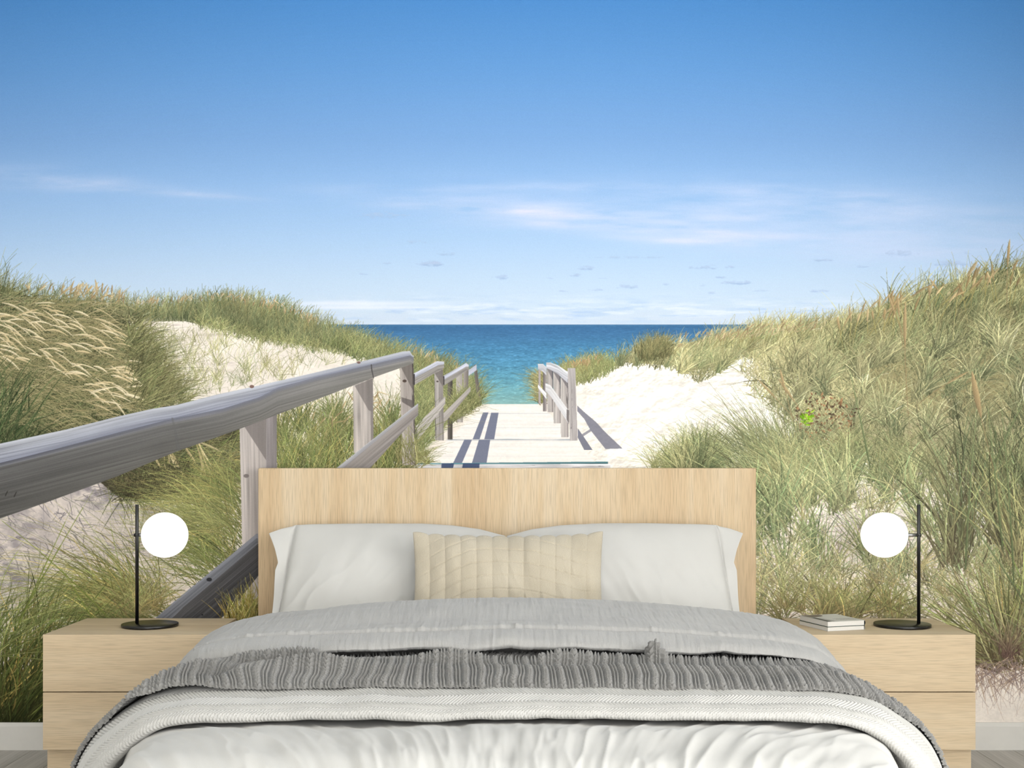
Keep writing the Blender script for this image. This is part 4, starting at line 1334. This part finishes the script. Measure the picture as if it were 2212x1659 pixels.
P, UV = sheet([(.62, 0, wprof(-.02)), (1.0, 0, wprof(-.016)), (1.25, 0, wprof(-.012)), (1.45, 0, wprof(-.022)), (1.58, 0, wprof(-.016, .985)), (1.70, 0, wprof(-.004, .93)), (1.80, 0, wprof(.004, .905)), (1.95, 0, wprof(.004, .90)), (2.04, 0, wprof(-.010, .90)), (2.10, 0, wprof(-.038, .897)),
               (2.135, 0, wprof(-.085, .892)), (2.15, 0, wprof(-.15, .887)), (2.155, 0, wprof(-.25, .885)), (2.158, 0, wprof(-.335, .884))], 330, 420)
N = normals(P)
u, v = UV[..., 0], UV[..., 1]
dirn = np.tanh(u / .35)
q = u * 1.0 + dirn * (v - .6) * .55
wr = 1 - np.abs(fbm2(q * 15 + 3, (v - dirn * u * .3) * 3.4, 1, 2)) * 1.2
wr2 = fbm2(q * 30 + 7, v * 6 + u * 2, 2, 2)
big = fbm2(u * 3.1, v * 3.0, 3, 2)
v = v - .63
env = np.clip((v - .22) / .25, 0, 1)
P = P + N * ((wr * .0068 + wr2 * .0018) * env + big * .007 * env)[..., None]
o = add('duvet', grid_mesh('duvet', P, SHEET, uv=UV))
tag(o, 'white cotton duvet with soft creases over the foot of the bed', 'duvet')

# herringbone blanket ------------------------------------------------------------
hp = [(0, .494), (.3, .493), (.55, .491), (.70, .489), (.79, .482), (.845, .469), (.885, .450), (.923, .426), (.965, .392), (.994, .352), (1.012, .31), (1.022, .26), (1.028, .19), (1.030, .12)]


def hprof(dz, k):
    """k = 0 wide drape near the knitted throw, 1 = front fold lying closer to the mattress"""
    return [(x_ - k * .080 * np.clip((x_ - .55) / .45, 0, 1), z_ + dz) for x_, z_ in hp]


st = [(1.16, 0, hprof(-.012, 0)), (1.42, 0, hprof(-.001, .0)), (1.48, 0, hprof(-.003, .06)), (1.53, 0, hprof(-.010, .22)), (1.575, 0, hprof(-.017, .45)), (1.606, 0, hprof(-.024, .70)), (1.621, 0, hprof(-.030, .85)),
      (1.621, 0, hprof(-.035, .95)), (1.606, 0, hprof(-.038, 1.05)), (1.57, 0, hprof(-.036, 1.1)), (1.50, 0, hprof(-.036, 1.12))]
P, UV = sheet(st, 1150, 260)
u, v = UV[..., 0], UV[..., 1]
N = normals(P)
P[..., 1] += (.010 * fbm2(u * 4.5, v * 0 + 3.3, 2, 3) * np.clip((v - .25) / .2, 0, 1))
P[..., 2] += (.004 * fbm2(u * 6.5, v * 2 + 1.3, 1, 3) * np.clip((v - .2) / .15, 0, 1))
soft = fbm2(u * 9, v * 14, 0, 3) * .0022
B, RB = .052, .0082
wv = np.interp(v, [0, .37, .43, .455, .49, .60], [0, 7.0, 8.3, 9.3, 11.0, 14.0])        # chevron rows get closer over the rolled front
tri = np.abs((wv / 2 % 1) * 2 - 1) * B
ph = (u + fbm2(u * 8, v * 8, 3, 2) * .0016 + tri * .50) / RB
rib = np.sqrt(np.clip(1 - ((ph % 1) * 2 - 1) ** 2, 0, 1))
P = P + N * (soft + rib * .0062)[..., None]
HERR = cloth_mat('white_quilted_cotton', (190, 189, 185), (199, 198, 194), 900, 900, 4, .1, .1)
o = add('blanket', grid_mesh('blanket', P, HERR, uv=UV))
tag(o, 'off-white blanket quilted in a herringbone pattern, under the knitted throw', 'blanket')

# chunky knitted throw -------------------------------------------------------------
kp = [(0, .513), (.3, .512), (.5, .510), (.656, .507), (.75, .504), (.818, .495), (.884, .469), (.923, .442), (.965, .412), (.998, .372), (1.018, .335), (1.032, .29), (1.040, .23), (1.045, .14)]


def kprof(dz):
    return [(x_, z_ + dz) for x_, z_ in kp]


P, UV = sheet([(1.06, 0, kprof(-.004)), (1.20, 0, kprof(.004)), (1.34, 0, kprof(.004)), (1.44, 0, kprof(.000)), (1.474, 0, kprof(-.004)), (1.486, 0, kprof(-.009)), (1.490, 0, kprof(-.015))], 700, 300)
u, v = UV[..., 0], UV[..., 1]
N = normals(P)
xx = P[..., 0]
# rumpled fold standing up along the back, a second soft step in front
hum = .013 + .026 * np.exp(-((xx + .55) / .10) ** 2) + .022 * np.exp(-((xx + .16) / .07) ** 2) + .020 * np.exp(-((xx - .15) / .09) ** 2) - .010 * np.exp(-((xx + .33) / .08) ** 2) - .008 * np.exp(-((xx - .02) / .06) ** 2) \
    + .006 * fbm2(xx * 9, xx * 0 + 4, 1, 2)
hum = hum * np.clip((.86 - np.abs(xx)) / .25, 0, 1) * np.where(xx > .55, .75, 1)
vc = .155 + .016 * fbm2(xx * 4, xx * 0 + 7.7, 2, 2)
f1 = np.exp(-((v - vc) / .034) ** 2) * hum
f2 = np.exp(-((v - .275 - .012 * fbm2(xx * 5, xx * 0 + 2.2, 0, 2)) / .03) ** 2) * (.008 + .004 * fbm2(xx * 4, xx * 0 + 9, 1, 2))
# pinched tuft on the right, big crease on the left
tuft = .040 * np.exp(-(((xx - .372) / .018) ** 2)) * np.exp(-(((v - .13) / .03) ** 2)) + .020 * np.exp(-(((xx - .385) / .03) ** 2)) * np.exp(-(((v - .16) / .04) ** 2))
crease = .022 * np.exp(-(((xx + .79 + (v - .3) * .75) / .045) ** 2)) * np.clip((v - .1) / .15, 0, 1) - .006 * np.exp(-(((xx + .68 + (v - .3) * .6) / .03) ** 2)) * np.clip((v - .18) / .1, 0, 1)
crease += .030 * np.exp(-(((xx + .50) / .13) ** 2)) * np.exp(-(((v - .235) / .03) ** 2))
lift = .024 * np.exp(-(((xx + .765) / .075) ** 2)) * np.clip((v - .29) / .11, 0, 1) + .022 * np.exp(-(((xx + .635) / .05) ** 2)) * np.exp(-(((v - .33) / .06) ** 2))
fold = f1 + f2 + tuft + crease + lift + .004 * fbm2(u * 7, v * 9, 3, 2)
P = P + np.stack([0 * fold, -.25 * fold, fold], -1)
P[..., 1] += .006 * fbm2(u * 6, v * 0 + 5.5, 1, 3) * np.clip((v - .3) / .1, 0, 1)
N = normals(P)
PER = .0385
shift = .012 * fbm2(u * 3, v * 6 + 2, 2, 2) + .10 * np.tanh(xx * 1.6) * (v - .25) * 1.0
pp = ((u + shift) / PER) % 1
sv = v / .0165
a = np.clip(1 - ((pp - .275) / .255) ** 2, 0, 1)
braid = np.sqrt(a) * (.56 + .44 * np.cos(2 * np.pi * (sv + np.abs(pp - .275) * 2.6))) * (1 - .45 * np.exp(-((pp - .275) / .035) ** 2))


def cord(c, w_, off):
    a_ = np.clip(1 - ((pp - c) / w_) ** 2, 0, 1)
    return .85 * np.sqrt(a_) * (.60 + .40 * np.cos(2 * np.pi * (v / .0100 + off)))


kn = np.maximum(np.maximum(braid, cord(.67, .066, 0)), cord(.87, .070, .4))
P = P + N * (kn * .0130 - .005 + .0007 * vn2(u * 500, v * 500, 1))[..., None]
KNIT = cloth_mat('grey_wool_yarn', (118, 117, 114), (146, 145, 142), 1400, 1400, 5, .5, .35, rough=.95)
o = add('throw', grid_mesh('throw', P, KNIT, uv=UV))
tag(o, 'rumpled grey cable-knit throw laid across the bed', 'throw')

# grey duvet folded back below the pillows ------------------------------------------------
gp = [(0, .628), (.2, .625), (.406, .613), (.54, .601), (.677, .585), (.735, .575), (.812, .556), (.865, .531), (.905, .498), (.93, .46), (.945, .41), (.95, .36)]


def gprof(dz, sx=1.0, flat=0.0):
    return [(x_ * sx, z_ + dz + flat * ((.628 - z_) if x_ < .8 else .07 * max(0, 1 - (x_ - .8) / .12))) for x_, z_ in gp]


st = [(.615, 0, gprof(-.10, .96)), (.665, 0, gprof(-.035, .98)), (.73, 0, gprof(-.005)), (.80, 0, gprof(-.001)), (.92, 0, gprof(-.014, 1.0, .15)), (1.03, 0, gprof(-.032, 1.0, .3)), (1.09, 0, gprof(-.046, 1.0, .4)),
      (1.135, 0, gprof(-.058, .995, .45)), (1.160, 0, gprof(-.071, .99, .45)), (1.168, 0, gprof(-.083, .985, .45)), (1.158, 0, gprof(-.093, .98, .45)), (1.12, 0, gprof(-.097, .975, .42)), (1.04, 0, gprof(-.101, .97, .35)), (.98, 0, gprof(-.135, .97, .3))]
P, UV = sheet(st, 480, 260)
u, v = UV[..., 0], UV[..., 1]
N = normals(P)
vt = v.max()
roll0 = .500                                           # where the stitched tuck line runs (metres from the back edge)
waves = .0075 * fbm2(u * 2.6 + 1, v * 7, 1, 3) * np.clip((v - .06) / .1, 0, 1)
rows = .0014 * np.sin(2 * np.pi * (v - .20 + .02 * fbm2(u * 2.2, v * 3, 0, 2)) / .12) * np.clip((v - .12) / .05, 0, 1) * np.clip((.52 - v) / .05, 0, 1)
crk = .0010 * fbm2(u * 95, v * 7, 2, 2) + .0006 * vn2(u * 260, v * 30, 3)
tk = np.exp(-((v - roll0) / .009) ** 2) * -.0075
pin = (vn2(u * 28, u * 0 + 1.5, 0) + .6 * vn2(u * 61, u * 0 + 9.5, 2))
tk += np.exp(-((v - roll0 + .012 - .008 * pin) / .012) ** 2) * .016 * np.clip(pin, 0, 1.5) * (1 - 2 * np.abs(((u * 28) % 1) - .5))
edge_w = .004 * fbm2(u * 9, u * 0 + 3, 3, 3) * np.clip((v - .53) / .05, 0, 1)
P = P + N * (waves + rows + crk + tk)[..., None]
P[..., 2] += edge_w
P[..., 1] += .006 * fbm2(u * 5, u * 0 + 8, 2, 2) * np.clip((v - .5) / .05, 0, 1)
GREY = cloth_mat('grey_crinkled_linen', (158, 157, 155), (171, 170, 167), 900, 120, 4, .35, .25, slub=(420, 18))
o = add('duvet', grid_mesh('duvet', P, GREY, uv=UV))
tag(o, 'light grey crinkled duvet folded back below the pillows', 'duvet')


# ---------------------------------------------------------------------------
# pillows and cushion
# ---------------------------------------------------------------------------
def closed_pad(front, back, name, mat, uv):
    """front/back (nv, nu, 3) sharing the rim -> single closed mesh (loop around u)"""
    full = np.concatenate([front, back[:, ::-1]], 1)
    uvf = np.concatenate([uv, uv[:, ::-1]], 1)
    return grid_mesh(name, full, mat, close_u=True, uv=uvf)


def pillow(label, mirror, k):
    nu, nv = 190, 130
    a = np.linspace(0, 1, nu)[None, :]           # 0 = outer flange edge, 1 = inner edge
    b_ = np.linspace(0, 1, nv)[:, None]          # 0 = bottom, 1 = top
    W_, F = .812, .092                           # width, flange width
    # lateral position: flange edge waves in towards the bottom
    flange = np.interp(b_[:, 0], [0, .25, .42, .52, .60, .70, .80, .90, 1.0], [.036, .036, .037, .034, .050, .046, .058, .072, .0])[:, None]
    # outer edge x as a function of height; flange narrower near the very top where it folds away
    xo = np.interp(b_[:, 0], [0, .30, .50, .60, .66, .70, .78, .86, .925, .97, 1.0], [.040, .036, .034, .035, .044, .040, .030, .016, .003, .045, .092])[:, None]
    xs_ = np.interp(b_[:, 0], [0, .5, 1.0], [.052, .072, .092])[:, None]                 # seam between flange and body
    fa = .12
    x_ = np.where(a < fa, xo + (xs_ - xo) * (a / fa), xs_ + (W_ - xs_) * ((a - fa) / (1 - fa)))
    ab = np.clip((a - fa) / (1 - fa), 0, 1)
    top = np.interp(ab[0], [0, .06, .35, .6, .75, .88, 1.0], [.995, 1.0, 1.003, 1.0, .985, .955, .90])[None, :]
    H_ = .412
    h_ = b_ * H_ * top
    thick = .085 * np.clip(np.sin(np.pi * ab), 0, 1) ** .42 * np.clip(np.sin(np.pi * np.clip(b_ * .985 + .007, 0, 1)), 0, 1) ** .55
    flat_t = .003
    rs_ = k * 5
    wrk = fbm2(x_ * 9 + rs_, h_ * 5 - x_ * 4, k, 2) * .006 + (1 - np.abs(fbm2((x_ * 15 - h_ * 9) + rs_, h_ * 5 + x_ * 2, k + 1, 2))) * .015 * np.clip(1.1 - b_ * 1.5, 0, 1)
    wrk = wrk * np.clip(thick / .05, 0, 1)
    top_pl = np.exp(-((b_ - .93) / .06) ** 2) * vn2(x_ * 26, h_ * 3, k) * .0025 * np.clip(thick / .03, 0, 1)
    fr = thick + flat_t + wrk + top_pl - .006 * np.exp(-((a - fa) / .012) ** 2) + np.where(a < fa, .012 * np.sin(b_ * 9 + 1) * (1 - a / fa), 0)
    bk_ = -(thick * .55 + flat_t) + np.where(a < fa, .012 * np.sin(b_ * 9 + 1) * (1 - a / fa), 0)
    rim = (b_ <= 0) | (b_ >= 1)
    fr = np.where(rim, .002, fr)
    bk_ = np.where(rim, -.002, bk_)
    tilt = math.radians(24)
    base_s, base_z = .330, .434

    def place(t):
        X_ = -.826 + x_ + 0 * t
        S_ = base_s - h_ * math.sin(tilt) + t * math.cos(tilt)
        Z_ = base_z + h_ * math.cos(tilt) + t * math.sin(tilt)
        if mirror:
            X_ = -X_ - .022
        return np.stack([np.broadcast_to(X_, S_.shape), -S_, Z_], -1)
    Fp, Bp = place(fr), place(bk_)
    if mirror:
        Fp, Bp = Fp[:, ::-1], Bp[:, ::-1]
    uv = np.stack(np.broadcast_arrays(x_ + k, h_), -1)
    o = add('pillow', closed_pad(Fp, Bp, 'pillow', SHEET, uv if not mirror else uv[:, ::-1]))
    tag(o, label, 'pillow', 'white pillows against the headboard')
    return o


pillow('white pillow leaning on the headboard, left of the beige cushion', False, 1)
pillow('white pillow leaning on the headboard, right of the beige cushion', True, 2)


def cushion():
    nu, nv = 300, 150
    a = np.linspace(0, 1, nu)[None, :]
    b_ = np.linspace(0, 1, nv)[:, None]
    W_, H_, NC = .622, .40, 12
    ch = np.abs(np.sin(np.pi * a * NC))                      # 0 in the quilting seams
    pinch = .012 * np.sin(np.pi * b_)
    xm = (a - .5) * (W_ - 2 * pinch)
    top = 1.0 - .045 * np.sin(np.pi * a) ** .6 + .020 * (ch ** .6 - 1) * np.clip((b_ - .8) / .2, 0, 1) * 1.0
    top = top + .012 * np.exp(-((a - 1) / .03) ** 2) + .006 * np.exp(-(a / .03) ** 2)
    h_ = b_ * H_ * top
    body = np.clip(np.sin(np.pi * a), 0, 1) ** .45 * np.clip(np.sin(np.pi * np.clip(b_, 0, 1)), 0, 1) ** .5
    thick = .070 * body
    quilt = (ch ** .55 - 1) * .007 * np.clip(body * 1.6, 0, 1)
    # stitched cross rows sagging from left to right
    rows = h_ - .045 * np.sin(np.pi * np.clip(a * 1.15, 0, 1)) - .05 * np.clip(.32 - a, 0, 1) * -3.2 * 0 + .10 * np.clip(.30 - a, 0, 1) * 1.6
    rr = np.abs(((rows / .046) % 1) - .5)
    grv = -.0045 * np.clip(1 - (.5 - rr) / .06, 0, 1) * np.clip(body * 1.5, 0, 1)
    wr_ = (fbm2(a * 7 + b_ * 1.5, b_ * 2.2 - a * 3, 2, 2) * .009 + (1 - np.abs(fbm2(a * 14 + b_ * 3.0, b_ * 1.6, 1, 2))) * .011 * np.clip(1.2 - b_, 0, 1) * np.clip((a - .25) * 4, 0, 1)) * np.clip(body * 1.4, 0, 1)
    fr = thick + quilt + grv + wr_ + .002
    bk_ = -thick * .6 - .002 + 0 * fr
    rim = (b_ <= 0) | (b_ >= 1)
    fr, bk_ = np.where(rim, .0015, fr), np.where(rim, -.0015, bk_)
    tilt = math.radians(23)
    base_s, base_z = .515, .432

    def place(t):
        S_ = base_s - h_ * math.sin(tilt) + t * math.cos(tilt)
        Z_ = base_z + h_ * math.cos(tilt) + t * math.sin(tilt)
        return np.stack([np.broadcast_to(xm - .004, S_.shape), -S_, Z_], -1)
    mat = cloth_mat('beige_linen', (177, 167, 147), (203, 194, 175), 260, 900, 7, .5, .25, slub=(700, 30))
    uv = np.stack(np.broadcast_arrays(a * W_, h_), -1)
    o = add('cushion', closed_pad(place(fr), place(bk_), 'cushion', mat, uv))
    tag(o, 'long beige channel-quilted cushion in front of the white pillows', 'cushion')


cushion()
